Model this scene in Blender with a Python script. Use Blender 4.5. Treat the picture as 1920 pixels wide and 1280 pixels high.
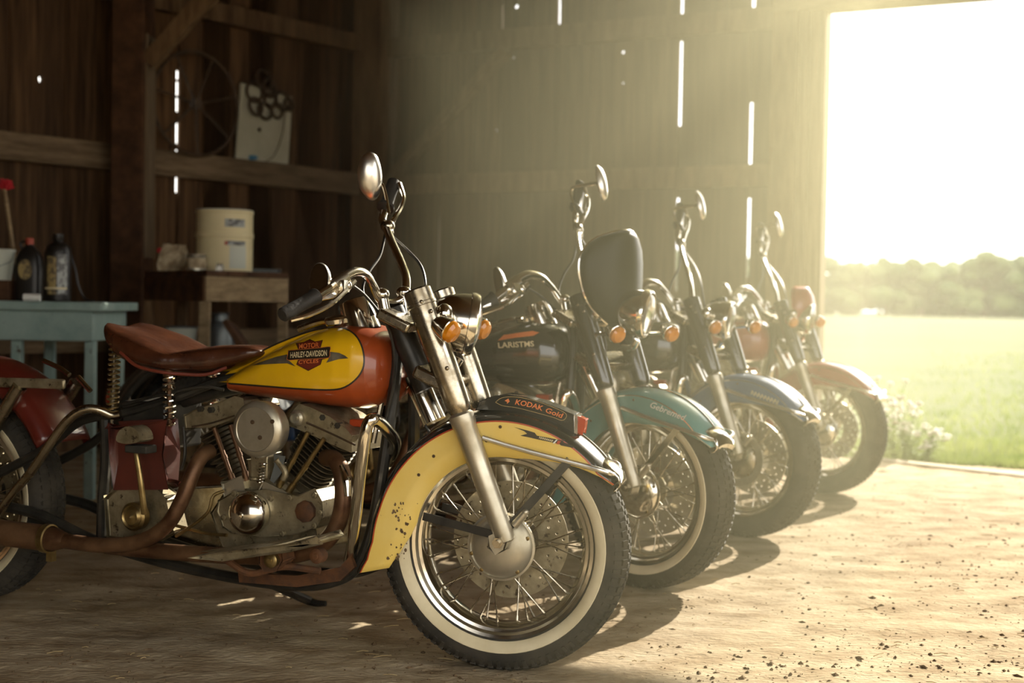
import bpy, bmesh, math, random
import numpy as np
from mathutils import Vector, Matrix, noise as mnoise
from mathutils.geometry import tessellate_polygon
random.seed(7)
V3 = lambda *a: np.array(a, float)
R_ = math.radians
for o in list(bpy.data.objects): bpy.data.objects.remove(o, do_unlink=True)
sc = bpy.context.scene
COL = sc.collection

# ---------------------------------------------------------------- camera
F, CH, ROLL, HOR = 2500., .979, R_(1.0), 567.
PITCH = math.atan((640 - HOR) / F)
CAM = V3(0, 0, CH)
def ray(px, py):                       # direction through a pixel of the 1920x1280 frame
    x = (px - 960) / F; y = -(py - 640) / F
    c, s = math.cos(ROLL), math.sin(ROLL)
    xl, yl = x * c - y * s, x * s + y * c
    cp, sp = math.cos(PITCH), math.sin(PITCH)
    return V3(xl, cp + yl * sp, -sp + yl * cp)
def ground(px, py, z=0.):
    d = ray(px, py); return CAM + d * ((z - CH) / d[2])
def atdepth(px, py, Y):
    d = ray(px, py); return CAM + d * (Y / d[1])
cd = bpy.data.cameras.new('camera'); cam = bpy.data.objects.new('camera', cd); COL.objects.link(cam)
c0 = ray(960, 640); rx = ray(1960, 640) - c0; uy = ray(960, -360) - c0
m = Matrix.Identity(4)
for i, v in enumerate((rx, uy, -c0)):
    v = v / np.linalg.norm(v)
    for k in range(3): m[k][i] = v[k]
m.translation = CAM
cam.matrix_world = m
cd.sensor_width = 36; cd.lens = F / 1920 * 36; cd.clip_end = 2000
cd.dof.use_dof = True; cd.dof.focus_distance = 3.55; cd.dof.aperture_fstop = 2.6
sc.camera = cam

# ---------------------------------------------------------------- sky, sun, exposure
w = bpy.data.worlds.new('sky'); sc.world = w; w.use_nodes = True
bg = w.node_tree.nodes['Background']; bg.inputs[0].default_value = (1, .965, .89, 1); bg.inputs[1].default_value = 2.25
SUN = V3(.56, .83, .52); SUN /= np.linalg.norm(SUN)
sl = bpy.data.lights.new('sun', 'SUN'); sl.energy = 9.2; sl.color = (1, .90, .70); sl.angle = R_(.6)
so = bpy.data.objects.new('sun', sl); COL.objects.link(so)
so.rotation_euler = Vector(SUN).to_track_quat('Z', 'Y').to_euler()
vs_ = sc.view_settings
vs_.view_transform = 'Standard'; vs_.look = 'None'; vs_.gamma = 1; vs_.use_curve_mapping = False; vs_.exposure = .54
cy = sc.cycles
cy.use_denoising = True; cy.max_bounces = 7; cy.diffuse_bounces = 4; cy.glossy_bounces = 4; cy.transmission_bounces = 4
cy.volume_bounces = 0; cy.transparent_max_bounces = 8; cy.caustics_reflective = False; cy.caustics_refractive = False
cy.sample_clamp_indirect = 6

# ---------------------------------------------------------------- materials
MATS = {}
def mat(name, col, rough=.5, metal=0., col2=None, scale=8., stretch=(1, 1, 1), bump=0., bscale=None, lo=.35, hi=.65, coat=0., spots=None,
        spot_amt=.6, emit=None, spec=.5, rand=0., det=5, trans=0., alpha=1., rvar=0.):
    m = bpy.data.materials.new(name); m.use_nodes = True; nt = m.node_tree; N = nt.nodes; L = nt.links
    b = N['Principled BSDF']
    b.inputs['Roughness'].default_value = rough; b.inputs['Metallic'].default_value = metal
    b.inputs['Specular IOR Level'].default_value = spec; b.inputs['Coat Weight'].default_value = coat; b.inputs['Coat Roughness'].default_value = .08
    b.inputs['Transmission Weight'].default_value = trans; b.inputs['Alpha'].default_value = alpha
    b.inputs['Base Color'].default_value = (*col, 1)
    if emit: b.inputs['Emission Color'].default_value = (*emit[0], 1); b.inputs['Emission Strength'].default_value = emit[1]
    if col2 is not None or bump or spots is not None or rvar:
        tc = N.new('ShaderNodeTexCoord'); mp = N.new('ShaderNodeMapping'); mp.inputs['Scale'].default_value = stretch
        src = tc.outputs['Object']
        if rand:
            oi = N.new('ShaderNodeObjectInfo'); ml = N.new('ShaderNodeMath'); ml.operation = 'MULTIPLY'; ml.inputs[1].default_value = 37.
            L.new(oi.outputs['Random'], ml.inputs[0]); va = N.new('ShaderNodeVectorMath'); va.operation = 'ADD'
            L.new(src, va.inputs[0]); L.new(ml.outputs[0], va.inputs[1]); src = va.outputs[0]
        L.new(src, mp.inputs['Vector'])
        nz = N.new('ShaderNodeTexNoise'); nz.inputs['Scale'].default_value = scale; nz.inputs['Detail'].default_value = det
        nz.inputs['Roughness'].default_value = .62
        L.new(mp.outputs[0], nz.inputs['Vector'])
        cur = None
        if col2 is not None:
            rp = N.new('ShaderNodeValToRGB'); rp.color_ramp.elements[0].position = lo; rp.color_ramp.elements[1].position = hi
            rp.color_ramp.elements[0].color = (*col, 1); rp.color_ramp.elements[1].color = (*col2, 1)
            L.new(nz.outputs['Fac'], rp.inputs[0]); cur = rp.outputs[0]
        if spots is not None:
            n2 = N.new('ShaderNodeTexNoise'); n2.inputs['Scale'].default_value = scale * 2.3; n2.inputs['Detail'].default_value = 8
            n2.inputs['Roughness'].default_value = .7; L.new(mp.outputs[0], n2.inputs['Vector'])
            r2 = N.new('ShaderNodeValToRGB'); r2.color_ramp.elements[0].position = spot_amt; r2.color_ramp.elements[1].position = spot_amt + .06
            L.new(n2.outputs['Fac'], r2.inputs[0])
            mx = N.new('ShaderNodeMix'); mx.data_type = 'RGBA'; L.new(r2.outputs[0], mx.inputs['Factor'])
            mx.inputs[6].default_value = (*col, 1); mx.inputs[7].default_value = (*spots, 1)
            if cur: L.new(cur, mx.inputs[6])
            cur = mx.outputs[2]
        if rand:
            hs = N.new('ShaderNodeHueSaturation'); mr = N.new('ShaderNodeMapRange'); L.new(oi.outputs['Random'], mr.inputs[0])
            mr.inputs[3].default_value = 1 - rand; mr.inputs[4].default_value = 1 + rand; L.new(mr.outputs[0], hs.inputs['Value'])
            if cur: L.new(cur, hs.inputs['Color'])
            else: hs.inputs['Color'].default_value = (*col, 1)
            cur = hs.outputs[0]
        if cur: L.new(cur, b.inputs['Base Color'])
        if rvar:
            mr = N.new('ShaderNodeMapRange'); L.new(nz.outputs['Fac'], mr.inputs[0]); mr.inputs[1].default_value = .3; mr.inputs[2].default_value = .7
            mr.inputs[3].default_value = max(0, rough - rvar); mr.inputs[4].default_value = rough + rvar; L.new(mr.outputs[0], b.inputs['Roughness'])
        if bump:
            bp = N.new('ShaderNodeBump'); bp.inputs['Strength'].default_value = bump; bp.inputs['Distance'].default_value = .01
            if bscale:
                n3 = N.new('ShaderNodeTexNoise'); n3.inputs['Scale'].default_value = bscale; n3.inputs['Detail'].default_value = 6
                L.new(mp.outputs[0], n3.inputs['Vector']); L.new(n3.outputs['Fac'], bp.inputs['Height'])
            else: L.new(nz.outputs['Fac'], bp.inputs['Height'])
            L.new(bp.outputs[0], b.inputs['Normal'])
    MATS[name] = m
    return m
WS = (14, 14, .7)
mat('wood_wall', (.040, .021, .009), .85, col2=(.125, .068, .030), scale=2.2, stretch=WS, bump=.5, rand=.35, spots=(.018, .011, .007), spot_amt=.66, spec=.25)
mat('wood_beam', (.085, .048, .022), .8, col2=(.20, .125, .062), scale=2.4, stretch=(7, 7, 1.2), bump=.4, rand=.2, spots=(.03, .018, .01), spot_amt=.7, spec=.25)
mat('wood_rail', (.11, .075, .042), .85, col2=(.24, .17, .10), scale=2.4, stretch=(1.2, 1.2, 9), bump=.5, rand=.15, spots=(.04, .025, .015), spot_amt=.68, spec=.2)
mat('wood_post', (.12, .085, .05), .85, col2=(.26, .19, .12), scale=2.2, stretch=WS, bump=.5, rand=.15, spots=(.04, .025, .015), spot_amt=.68, spec=.2)
mat('wood_dark', (.045, .022, .011), .8, col2=(.10, .048, .022), scale=3, stretch=(3, 3, 3), bump=.3, spec=.25)
mat('wood_light', (.20, .14, .075), .8, col2=(.34, .25, .14), scale=5, stretch=(2, 2, 6), bump=.3, spots=(.06, .035, .02), spot_amt=.68, spec=.25)
mat('bench_paint', (.20, .29, .26), .7, col2=(.30, .39, .35), scale=6, bump=.2, spots=(.06, .04, .025), spot_amt=.63)
mat('chrome', (.86, .83, .76), .14, 1., rvar=.07, scale=14, col2=(.72, .68, .58), lo=.3, hi=.8)
mat('mirror_shell', (.86, .84, .78), .32, 1.)
mat('chrome_dirty', (.55, .51, .42), .24, 1., col2=(.30, .25, .17), scale=16, rvar=.12, bump=.06)
mat('alu_dirty', (.44, .38, .25), .45, .7, col2=(.22, .18, .105), scale=14, rvar=.12, bump=.2, spots=(.07, .05, .03), spot_amt=.58)
mat('alu_pale', (.56, .52, .42), .38, .8, col2=(.40, .36, .26), scale=9, rvar=.1, bump=.08, spots=(.16, .12, .07), spot_amt=.7)
mat('fin_metal', (.07, .058, .036), .5, .6, col2=(.16, .13, .08), scale=20, bump=.1)
mat('rust_pipe', (.085, .038, .017), .5, .6, col2=(.22, .12, .058), scale=11, rvar=.15, bump=.1)
mat('rust', (.16, .065, .022), .8, .2, col2=(.07, .035, .018), scale=22, bump=.3)
mat('brass_dirty', (.40, .30, .13), .35, .9, col2=(.22, .15, .06), scale=18)
mat('black_metal', (.02, .019, .016), .4, .3, col2=(.05, .045, .035), scale=15)
mat('black_paint', (.014, .014, .012), .22, coat=.8, col2=(.03, .03, .025), scale=9)
mat('yellow_paint', (.85, .50, .008), .32, coat=.7, col2=(.78, .45, .008), scale=7, spots=(.34, .17, .02), spot_amt=.735)
mat('yellow_worn', (.80, .55, .10), .42, coat=.4, col2=(.84, .62, .17), scale=7, spots=(.26, .15, .04), spot_amt=.665, rvar=.08)
mat('red_orange', (.42, .075, .014), .35, coat=.6, col2=(.34, .06, .014), scale=8, spots=(.15, .04, .015), spot_amt=.72)
mat('dark_red', (.13, .018, .010), .3, coat=.7, col2=(.09, .013, .008), scale=8)
mat('oil_red', (.11, .022, .012), .5, coat=.3, col2=(.07, .016, .01), scale=12)
mat('pin_red', (.45, .06, .015), .4)
mat('teal_paint', (.09, .26, .25), .3, coat=.7, col2=(.12, .31, .29), scale=6)
mat('blue_paint', (.05, .11, .24), .3, coat=.7, col2=(.07, .14, .28), scale=6)
mat('bright_red', (.36, .035, .02), .32, coat=.7, col2=(.30, .03, .02), scale=6)
mat('rubber', (.028, .026, .021), .8, col2=(.065, .055, .04), scale=10, bump=.1, spec=.3)
mat('grip_rubber', (.022, .019, .015), .6, bump=.1, bscale=120)
mat('whitewall', (.62, .53, .33), .65, col2=(.74, .65, .44), scale=9, spots=(.22, .17, .09), spot_amt=.70)
mat('leather', (.036, .011, .005), .26, col2=(.078, .025, .010), scale=9, bump=.35, bscale=26, coat=.25)
mat('leather_lip', (.15, .03, .015), .4)
mat('amber', (.80, .28, .01), .2, coat=.6, trans=.35)
mat('red_lens', (.6, .06, .015), .2, coat=.6, trans=.25)
mat('glass', (.9, .9, .88), .05, trans=.9)
mat('mirror_glass', (.55, .56, .52), .03, 1.)
mat('smoke_shield', (.008, .009, .007), .35, spec=.15)
mat('cream_ink', (.70, .60, .36), .5)
mat('white_ink', (.75, .75, .70), .4)
mat('orange_ink', (.75, .20, .05), .5)
mat('badge_red', (.16, .025, .012), .4)
mat('badge_dark', (.03, .022, .014), .35)
mat('badge_metal', (.30, .27, .2), .35, .6, col2=(.10, .08, .05), scale=14)
mat('gold_line', (.55, .38, .14), .4)
mat('copper_shine', (.4, .25, .1), .3, .9)
mat('drum_plastic', (.80, .70, .42), .55, col2=(.72, .62, .36), scale=3)
mat('bucket_white', (.55, .57, .48), .5)
mat('label_tan', (.35, .26, .10), .6, col2=(.12, .09, .05), scale=30, lo=.45, hi=.55)
mat('label_grey', (.40, .42, .40), .5, col2=(.12, .12, .12), scale=30, lo=.45, hi=.55)
mat('jug_black', (.012, .010, .008), .4)
mat('cap_red', (.40, .07, .04), .5)
mat('brush_red', (.50, .02, .03), .7)
mat('paper', (.55, .46, .30), .8, col2=(.25, .18, .10), scale=20)
mat('board_white', (.46, .45, .33), .7, col2=(.38, .36, .25), scale=4, spots=(.15, .12, .07), spot_amt=.7)
mat('iron_dark', (.05, .035, .022), .6, .4, col2=(.10, .06, .03), scale=20)
mat('blue_cloth', (.05, .20, .33), .8)
mat('grey_metal', (.20, .22, .22), .45, .6)
mat('dirt', (.285, .205, .115), .95, col2=(.52, .425, .285), scale=4.5, bump=.7, bscale=40, spots=(.13, .09, .05), spot_amt=.665, spec=.15, det=10, stretch=(1, 1.7, 1))
mat('clod', (.10, .065, .035), .95, col2=(.22, .15, .085), scale=30, spec=.1)
mat('straw', (.42, .31, .15), .8)
mat('soil_field', (.042, .062, .017), .95, col2=(.098, .107, .048), scale=.12, stretch=(.4, 2, 1), lo=.3, hi=.7, spec=.1, det=8)
mat('grass', (.105, .155, .028), .7, col2=(.26, .29, .10), scale=1.5, spec=.2)
mat('weed_leaf', (.16, .25, .05), .6, col2=(.28, .36, .1), scale=9)
mat('petal', (.75, .72, .66), .7)
for k_ in ('grass', 'weed_leaf'):        # thin leaves let light through
    nt_ = MATS[k_].node_tree; b_ = nt_.nodes['Principled BSDF']; tr_ = nt_.nodes.new('ShaderNodeBsdfTranslucent'); mx_ = nt_.nodes.new('ShaderNodeMixShader'); mx_.inputs[0].default_value = .5
    src_ = b_.inputs['Base Color'].links[0].from_socket; nt_.links.new(src_, tr_.inputs[0]); nt_.links.new(b_.outputs[0], mx_.inputs[1]); nt_.links.new(tr_.outputs[0], mx_.inputs[2]); nt_.links.new(mx_.outputs[0], nt_.nodes['Material Output'].inputs[0])
mat('foliage', (.035, .06, .022), .9, col2=(.09, .12, .045), scale=.6, spec=.1)
mat('bark', (.08, .055, .035), .9)
mat('sill_wood', (.50, .42, .30), .85, col2=(.38, .3, .2), scale=3, stretch=(1, 6, 6), bump=.3, spec=.2)
mat('tin', (.45, .42, .34), .35, .8)

# ---------------------------------------------------------------- mesh collector
def nrm(v):
    v = np.asarray(v, float); return v / (np.linalg.norm(v) + 1e-12)
def basis(a):
    a = nrm(a); t = V3(0, 0, 1) if abs(a[2]) < .9 else V3(1, 0, 0)
    u = nrm(np.cross(t, a)); return u, np.cross(a, u), a
def catmull(P, n=6):
    P = [np.asarray(p, float) for p in P]
    if len(P) < 3: return P
    Q = [2 * P[0] - P[1]] + P + [2 * P[-1] - P[-2]]; out = []
    for i in range(1, len(Q) - 2):
        a, b, c, d = Q[i - 1:i + 3]
        for k in range(n):
            t = k / n
            out.append(.5 * (2 * b + (c - a) * t + (2 * a - 5 * b + 4 * c - d) * t * t + (3 * b - a - 3 * c + d) * t ** 3))
    return out + [P[-1]]
class G:
    def __init__(s): s.v = []; s.f = []; s.m = []
    def add(s, vs, fs, m=0):
        b = len(s.v); s.v.extend(tuple(map(float, v)) for v in vs)
        s.f.extend(tuple(i + b for i in f) for f in fs); s.m.extend([m] * len(fs)); return s
    def grid(s, rows, m=0, close_u=False, close_v=False, mf=None):
        nr, nc = len(rows), len(rows[0]); vs = [p for r in rows for p in r]; b = len(s.v)
        s.v.extend(tuple(map(float, v)) for v in vs)
        for i in range(nr if close_v else nr - 1):
            for j in range(nc if close_u else nc - 1):
                a, c = i * nc, ((i + 1) % nr) * nc; k = (j + 1) % nc
                s.f.append((b + a + j, b + a + k, b + c + k, b + c + j)); s.m.append(mf(i, j) if mf else m)
        return s
    def box(s, c, d, R=None, m=0):
        c = np.asarray(c, float); vs = []
        for x in (-.5, .5):
            for y in (-.5, .5):
                for z in (-.5, .5):
                    p = V3(x * d[0], y * d[1], z * d[2]); vs.append(c + (R @ p if R is not None else p))
        return s.add(vs, [(0, 1, 3, 2), (4, 6, 7, 5), (0, 4, 5, 1), (2, 3, 7, 6), (0, 2, 6, 4), (1, 5, 7, 3)], m)
    def beam(s, a, b, wd, ht, up=(0, 0, 1), m=0):     # box from a to b
        a = np.asarray(a, float); b = np.asarray(b, float); x = nrm(b - a); y = nrm(np.cross(up, x)); z = np.cross(x, y)
        return s.box((a + b) / 2, (np.linalg.norm(b - a), wd, ht), np.stack([x, y, z], 1), m)
    def lathe(s, prof, o=(0, 0, 0), ax=(0, 0, 1), n=24, closed=False, m=0, mf=None, cap=False, a0=0, a1=2 * math.pi):
        u, v, a = basis(ax); o = np.asarray(o, float); full = abs(a1 - a0 - 2 * math.pi) < 1e-6
        rows = [[o + a * h + (u * math.cos(t) + v * math.sin(t)) * r for t in (a0 + (a1 - a0) * k / n for k in range(n if full else n + 1))] for r, h in prof]
        b = len(s.v); s.grid(rows, m, full, closed, mf)
        if cap:
            s.f.append(tuple(b + k for k in range(n))); s.m.append(m)
            q = b + (len(prof) - 1) * n; s.f.append(tuple(q + k for k in range(n))); s.m.append(m)
        return s
    def cyl(s, a, b, r, r2=None, n=16, m=0):
        a = np.asarray(a, float); b = np.asarray(b, float); L = np.linalg.norm(b - a)
        return s.lathe([(r, 0), (r if r2 is None else r2, L)], a, b - a, n, m=m, cap=True)
    def tube(s, P, r, n=10, sm=6, m=0, closed=False):
        P = catmull(P, sm) if sm else [np.asarray(p, float) for p in P]
        N = len(P); rr = r if hasattr(r, '__len__') else [r] * 2
        t0 = nrm(P[1] - P[0]); u = basis(t0)[0]; rows = []
        for i, p in enumerate(P):
            t = nrm(P[min(i + 1, N - 1)] - P[max(i - 1, 0)]); u = nrm(u - t * (u @ t)); v = np.cross(t, u)
            q = np.interp(i / (N - 1), np.linspace(0, 1, len(rr)), rr)
            rows.append([p + (u * math.cos(2 * math.pi * k / n) + v * math.sin(2 * math.pi * k / n)) * q for k in range(n)])
        b = len(s.v); s.grid(rows, m, True)
        s.f.append(tuple(b + k for k in range(n))); s.m.append(m)
        q = b + (N - 1) * n; s.f.append(tuple(q + k for k in range(n))); s.m.append(m)
        return s
    def ell(s, c, r, R=None, n=16, k=10, m=0):
        c = np.asarray(c, float); rows = []
        for i in range(k + 1):
            ph = math.pi * i / k; row = []
            for j in range(n):
                t = 2 * math.pi * j / n; p = V3(r[0] * math.sin(ph) * math.cos(t), r[1] * math.sin(ph) * math.sin(t), r[2] * math.cos(ph))
                row.append(c + (R @ p if R is not None else p))
            rows.append(row)
        return s.grid(rows, m, True)
    def torus(s, c, ax, R, r, n=32, k=8, m=0):
        return s.lathe([(R + r * math.cos(2 * math.pi * i / k), r * math.sin(2 * math.pi * i / k)) for i in range(k)], c, ax, n, True, m)
    def poly(s, outer, holes, fa, fb, m=0):            # 2-D polygon (with holes) extruded between the maps fa and fb
        loops = [outer] + list(holes); flat = [p for l in loops for p in l]
        tri = tessellate_polygon([[Vector((p[0], p[1], 0)) for p in l] for l in loops]); n = len(flat)
        vs = [fa(*p) for p in flat] + [fb(*p) for p in flat]
        fs = [tuple(t) for t in tri] + [tuple(i + n for i in t[::-1]) for t in tri]; k = 0
        for l in loops:
            for i in range(len(l)):
                a, b = k + i, k + (i + 1) % len(l); fs.append((a, b, b + n, a + n))
            k += len(l)
        return s.add(vs, fs, m)
    def prism(s, pts, y0, y1, m=0, holes=()):          # (x,z) outline extruded in y
        return s.poly(pts, holes, lambda x, z: (x, y0, z), lambda x, z: (x, y1, z), m)
    def mesh(s, name, ang=35):
        me = bpy.data.meshes.new(name); me.from_pydata(s.v, [], s.f)
        if any(s.m): me.polygons.foreach_set('material_index', s.m)
        if ang:
            me.polygons.foreach_set('use_smooth', [True] * len(s.f)); me.set_sharp_from_angle(angle=R_(ang))
        me.update(); return me
def obj(name, g, mats, parent=None, ang=35, bevel=0, solid=0, bseg=2, label=None, frame=None):
    me = g if isinstance(g, bpy.types.Mesh) else g.mesh(name, ang)
    mats = mats if isinstance(mats, (list, tuple)) else [mats]
    o = bpy.data.objects.new(name, me); COL.objects.link(o)
    if len(me.materials) == 0:
        for k in mats: me.materials.append(MATS[k])
    else:
        for i, k in enumerate(mats):
            o.material_slots[i].link = 'OBJECT'; o.material_slots[i].material = MATS[k]
    if parent: o.parent = parent
    if frame is not None: o.matrix_local = frame
    if solid: md = o.modifiers.new('thickness', 'SOLIDIFY'); md.thickness = solid; md.offset = 0
    if bevel: md = o.modifiers.new('bevel', 'BEVEL'); md.width = bevel; md.segments = bseg; md.limit_method = 'ANGLE'; md.angle_limit = R_(40)
    if label: o['label'] = label
    return o
def tag(o, label, cat, group=None):
    o['label'] = label; o['category'] = cat
    if group: o['group'] = group
    return o
def struct(o, label=None):
    o['kind'] = 'structure'
    if label: o['label'] = label
    return o
def thing(name, label, cat, loc, rz=0., group=None):
    o = bpy.data.objects.new(name, None); COL.objects.link(o); o.location = loc; o.rotation_euler = (0, 0, rz); o.empty_display_size = .1
    return tag(o, label, cat, group)
def text2d(body, shear=0., bold=0.):                   # flat outline of a word, centred, height of a capital = 1
    cu = bpy.data.curves.new('t', 'FONT'); cu.body = body; cu.shear = shear; cu.offset = bold; cu.size = 1.44; cu.resolution_u = 3
    o = bpy.data.objects.new('t', cu); COL.objects.link(o); bpy.context.view_layer.update()
    me = o.to_mesh(); vs = [(v.co.x, v.co.y) for v in me.vertices]; fs = [tuple(p.vertices) for p in me.polygons]
    o.to_mesh_clear(); bpy.data.objects.remove(o); bpy.data.curves.remove(cu)
    x0 = min(v[0] for v in vs); x1 = max(v[0] for v in vs)
    return [((x - x0) / (x1 - x0), y) for x, y in vs], fs, (x1 - x0)

# ---------------------------------------------------------------- barn shell
AB, AL = R_(25.89), R_(40.)
CORNER = V3(-1.124, 10.364, 0)
DB = V3(math.cos(AB), -math.sin(AB), 0); NB = V3(-math.sin(AB), -math.cos(AB), 0)     # back wall: along, towards the room
DL = V3(-math.sin(AL), -math.cos(AL), 0); NL = V3(math.cos(AL), -math.sin(AL), 0)     # left wall
class Wall:
    def __init__(s, o, d, n): s.o, s.d, s.n = o, d, n
    def sz(s, px, py, off=0.):
        r = ray(px, py); t = ((s.o + s.n * off - CAM) @ s.n) / (r @ s.n); p = CAM + r * t - s.o
        return p @ s.d, p[2]
    def p(s, a, z, off=0.): return s.o + s.d * a + s.n * off + V3(0, 0, z)
WB, WL = Wall(CORNER, DB, NB), Wall(CORNER, DL, NL)
WTOP = 4.55
def hole(c, r, k=8, el=1.): return [(c[0] + r * math.cos(2 * math.pi * i / k), c[1] + r * el * math.sin(2 * math.pi * i / k)) for i in range(k)]
def plank(wall, s0, s1, z0, z1, th, off, parent, holes=(), name='plank', mt='wood_wall'):
    j = lambda a: random.uniform(-a, a); n = 5; pts = []
    for i in range(n + 1): pts.append((s0 + (j(.002) if 0 < i < n else 0), z0 + (z1 - z0) * i / n))
    for i in range(n + 1): pts.append((s1 + (j(.002) if 0 < i < n else 0), z1 - (z1 - z0) * i / n))
    g = G().poly(pts, holes, lambda a, z: wall.p(a, z, off), lambda a, z: wall.p(a, z, off - th))
    return obj(name, g, mt, parent, ang=0)
def wbox(wall, s0, s1, z0, z1, o0, o1, name, mt, parent, bevel=.006):
    g = G().poly([(s0, z0), (s1, z0), (s1, z1), (s0, z1)], [], lambda a, z: wall.p(a, z, o0), lambda a, z: wall.p(a, z, o1))
    return obj(name, g, mt, parent, ang=0, bevel=bevel, bseg=1)
# back wall
S_J0 = WB.sz(1455, 300)[0]; S_J1 = WB.sz(1546, 300)[0]
wall_back = struct(obj('wall_back', G().poly([(0, -.05), (S_J1, -.05), (S_J1, .14), (0, .14)], [], lambda a, z: WB.p(a, z, 0), lambda a, z: WB.p(a, z, .1)), 'wood_beam', ang=0),
                   'weathered back wall of vertical barn planks with light slits')
slits = {825: ([(405, 560)], .008), 938: ([(5, 60)], .014), 1043: ([(-300, 57)], .022), 1272: ([(-300, 38), (75, 235), (370, 545)], .020), 1406: ([(-300, 12), (190, 330), (370, 520)], .022)}
tight = [780, 885, 990, 1105, 1215, 1335]
edges = sorted([(WB.sz(k, 300)[0], k) for k in list(slits) + tight] + [(0., None), (S_J0 + .02, None)])
bh = [(968, 12, .016), (946, 100, .013), (963, 108, .008), (1052, 92, .010), (1167, 97, .012), (1167, 155, .008), (930, 243, .012)]
BH = [(*WB.sz(a, b), r) for a, b, r in bh]
for i in range(len(edges) - 1):
    (a, ka), (b, kb) = edges[i], edges[i + 1]
    a += slits[ka][1] / 2 if ka in slits else -.006
    b -= slits[kb][1] / 2 if kb in slits else -.006
    hs = [hole((s, z), r) for s, z, r in BH if a + r + .004 < s < b - r - .004]
    plank(WB, a, b, 0, WTOP, .024, -.004 * (i % 2) * 2, wall_back, hs)
for k, (ranges, wd) in slits.items():                  # outer battens close the gaps except where daylight shows
    s = WB.sz(k, 300)[0]; zs = sorted([(WB.sz(k, y1)[1], WB.sz(k, y0)[1]) for y0, y1 in ranges]); z = 0
    for z0, z1 in zs + [(WTOP, WTOP)]:
        if z0 > z: wbox(WB, s - .05, s + .05, z, min(z0, WTOP), -.034, -.056, 'batten', 'wood_wall', wall_back, 0)
        z = z1
def rail(wall, s0, s1, z0, z1, parent, th=.08, mt='wood_rail'): return wbox(wall, s0, s1, z0, z1, .0, th, 'rail', mt, parent)
rail(WB, .15, S_J0 + .05, 2.83, 2.97, wall_back, mt='wood_beam'); rail(WB, .15, S_J0, 1.79, 1.93, wall_back, mt='wood_beam')
a = WB.sz(752, 335); b = WB.sz(962, 100)
obj('brace', G().beam(WB.p(*a, .12), WB.p(*b, .12), .06, .13, up=NB), 'wood_beam', wall_back, ang=0)
wbox(WB, -.03, .19, 0, WTOP, .0, .20, 'corner_post', 'wood_beam', wall_back)
wbox(WB, .195, .24, 0, WTOP, .0, .05, 'trim_board', 'wood_post', wall_back)
# jamb and header of the open side
for k, (x0, x1, o0, o1, mt) in enumerate([(1455, 1499, -.02, .16, 'wood_beam'), (1500, 1517, -.04, .09, 'wood_post'), (1518, 1546, -.10, .05, 'wood_post')]):
    wbox(WB, WB.sz(x0, 300)[0], WB.sz(x1, 300)[0], 0, WTOP, o0, o1, 'door_post' if k == 0 else 'jamb_board', mt, wall_back)
ZH = 2.925
hd = wbox(WB, S_J0, 6.2, ZH, ZH + .20, -.05, .16, 'trim_1', 'wood_rail', None); struct(hd, 'heavy timber header across the open barn side')
s0 = ground(1630, 861); s1 = ground(2200, 924)
sill = struct(obj('trim_2', G().beam(s0 + V3(0, 0, .002), s1 + V3(0, 0, .002), .13, .022), 'sill_wood', ang=0, bevel=.008), 'pale timber sill between dirt floor and grass')
# left wall
wall_left = struct(obj('wall_left', G().poly([(0, -.05), (9, -.05), (9, .14), (0, .14)], [], lambda a, z: WL.p(a, z, 0), lambda a, z: WL.p(a, z, .1)), 'wood_beam', ang=0),
                   'dark left wall of rough vertical planks with a waist rail')
le = sorted([WL.sz(k, 150)[0] for k in (640, 598, 560, 512, 470, 430, 383, 290, 250, 205, 168, 125, 68, 20)])
sslit = WL.sz(334, 200)[0]; last = le[-1]
while last < 8.8: last += random.uniform(.18, .3); le.append(last)
le = sorted([0.] + le + [sslit]); hz = [(*WL.sz(77, 148), .013), (*WL.sz(292, 172), .009)]
for i in range(len(le) - 1):
    a, b = le[i], le[i + 1]; sa, sb = a == sslit, b == sslit
    a += .016 if sa else -.006; b -= .016 if sb else -.006
    hs = [hole((s, z), r, el=1.7) for s, z, r in hz if a + r + .004 < s < b - r - .004]
    plank(WL, a, b, 0, WTOP, .024, -.008 * (i % 2), wall_left, hs)
zz = 0
for y0, y1 in [(360, 325), (285, 272), (268, 224), (208, 151), (147, 130)]:
    z0, z1 = WL.sz(334, y0)[1], WL.sz(334, y1)[1]
    wbox(WL, sslit - .05, sslit + .05, zz, z0, -.034, -.056, 'batten', 'wood_wall', wall_left, 0); zz = z1
wbox(WL, sslit - .05, sslit + .05, zz, WTOP, -.034, -.056, 'batten', 'wood_wall', wall_left, 0)
rail(WL, .05, 9, 1.78, 1.945, wall_left); rail(WL, .05, 9, 2.86, 2.99, wall_left, mt='wood_beam')
rail(WL, .05, 9, .62, .76, wall_left, mt='wood_rail')
# free post in front of the left wall with its knee brace
pc = atdepth(235, 560, 8.35); PX0, PX1 = pc[0] - .10, pc[0] + .10; PY0 = 8.35
post = struct(obj('trim_3', G().box(((PX0 + PX1) / 2, PY0 + .13, WTOP / 2), (PX1 - PX0, .26, WTOP)), 'wood_dark', ang=0, bevel=.008), 'thick square timber post in front of the left wall')
a = atdepth(278, 118, 8.42); b = atdepth(420, -40, 8.42)
obj('brace', G().beam(a, b, .10, .10, up=(0, 1, 0)), 'wood_beam', post, ang=0, bevel=.006)
g = G().box((PX1 + .008, PY0 + .14, (1.22 + 2.62) / 2), (.014, .20, 1.40)); obj('lit_side_strip', g, 'wood_post', post, ang=0)  # lighter strip standing in for light on the post's right side
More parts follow.
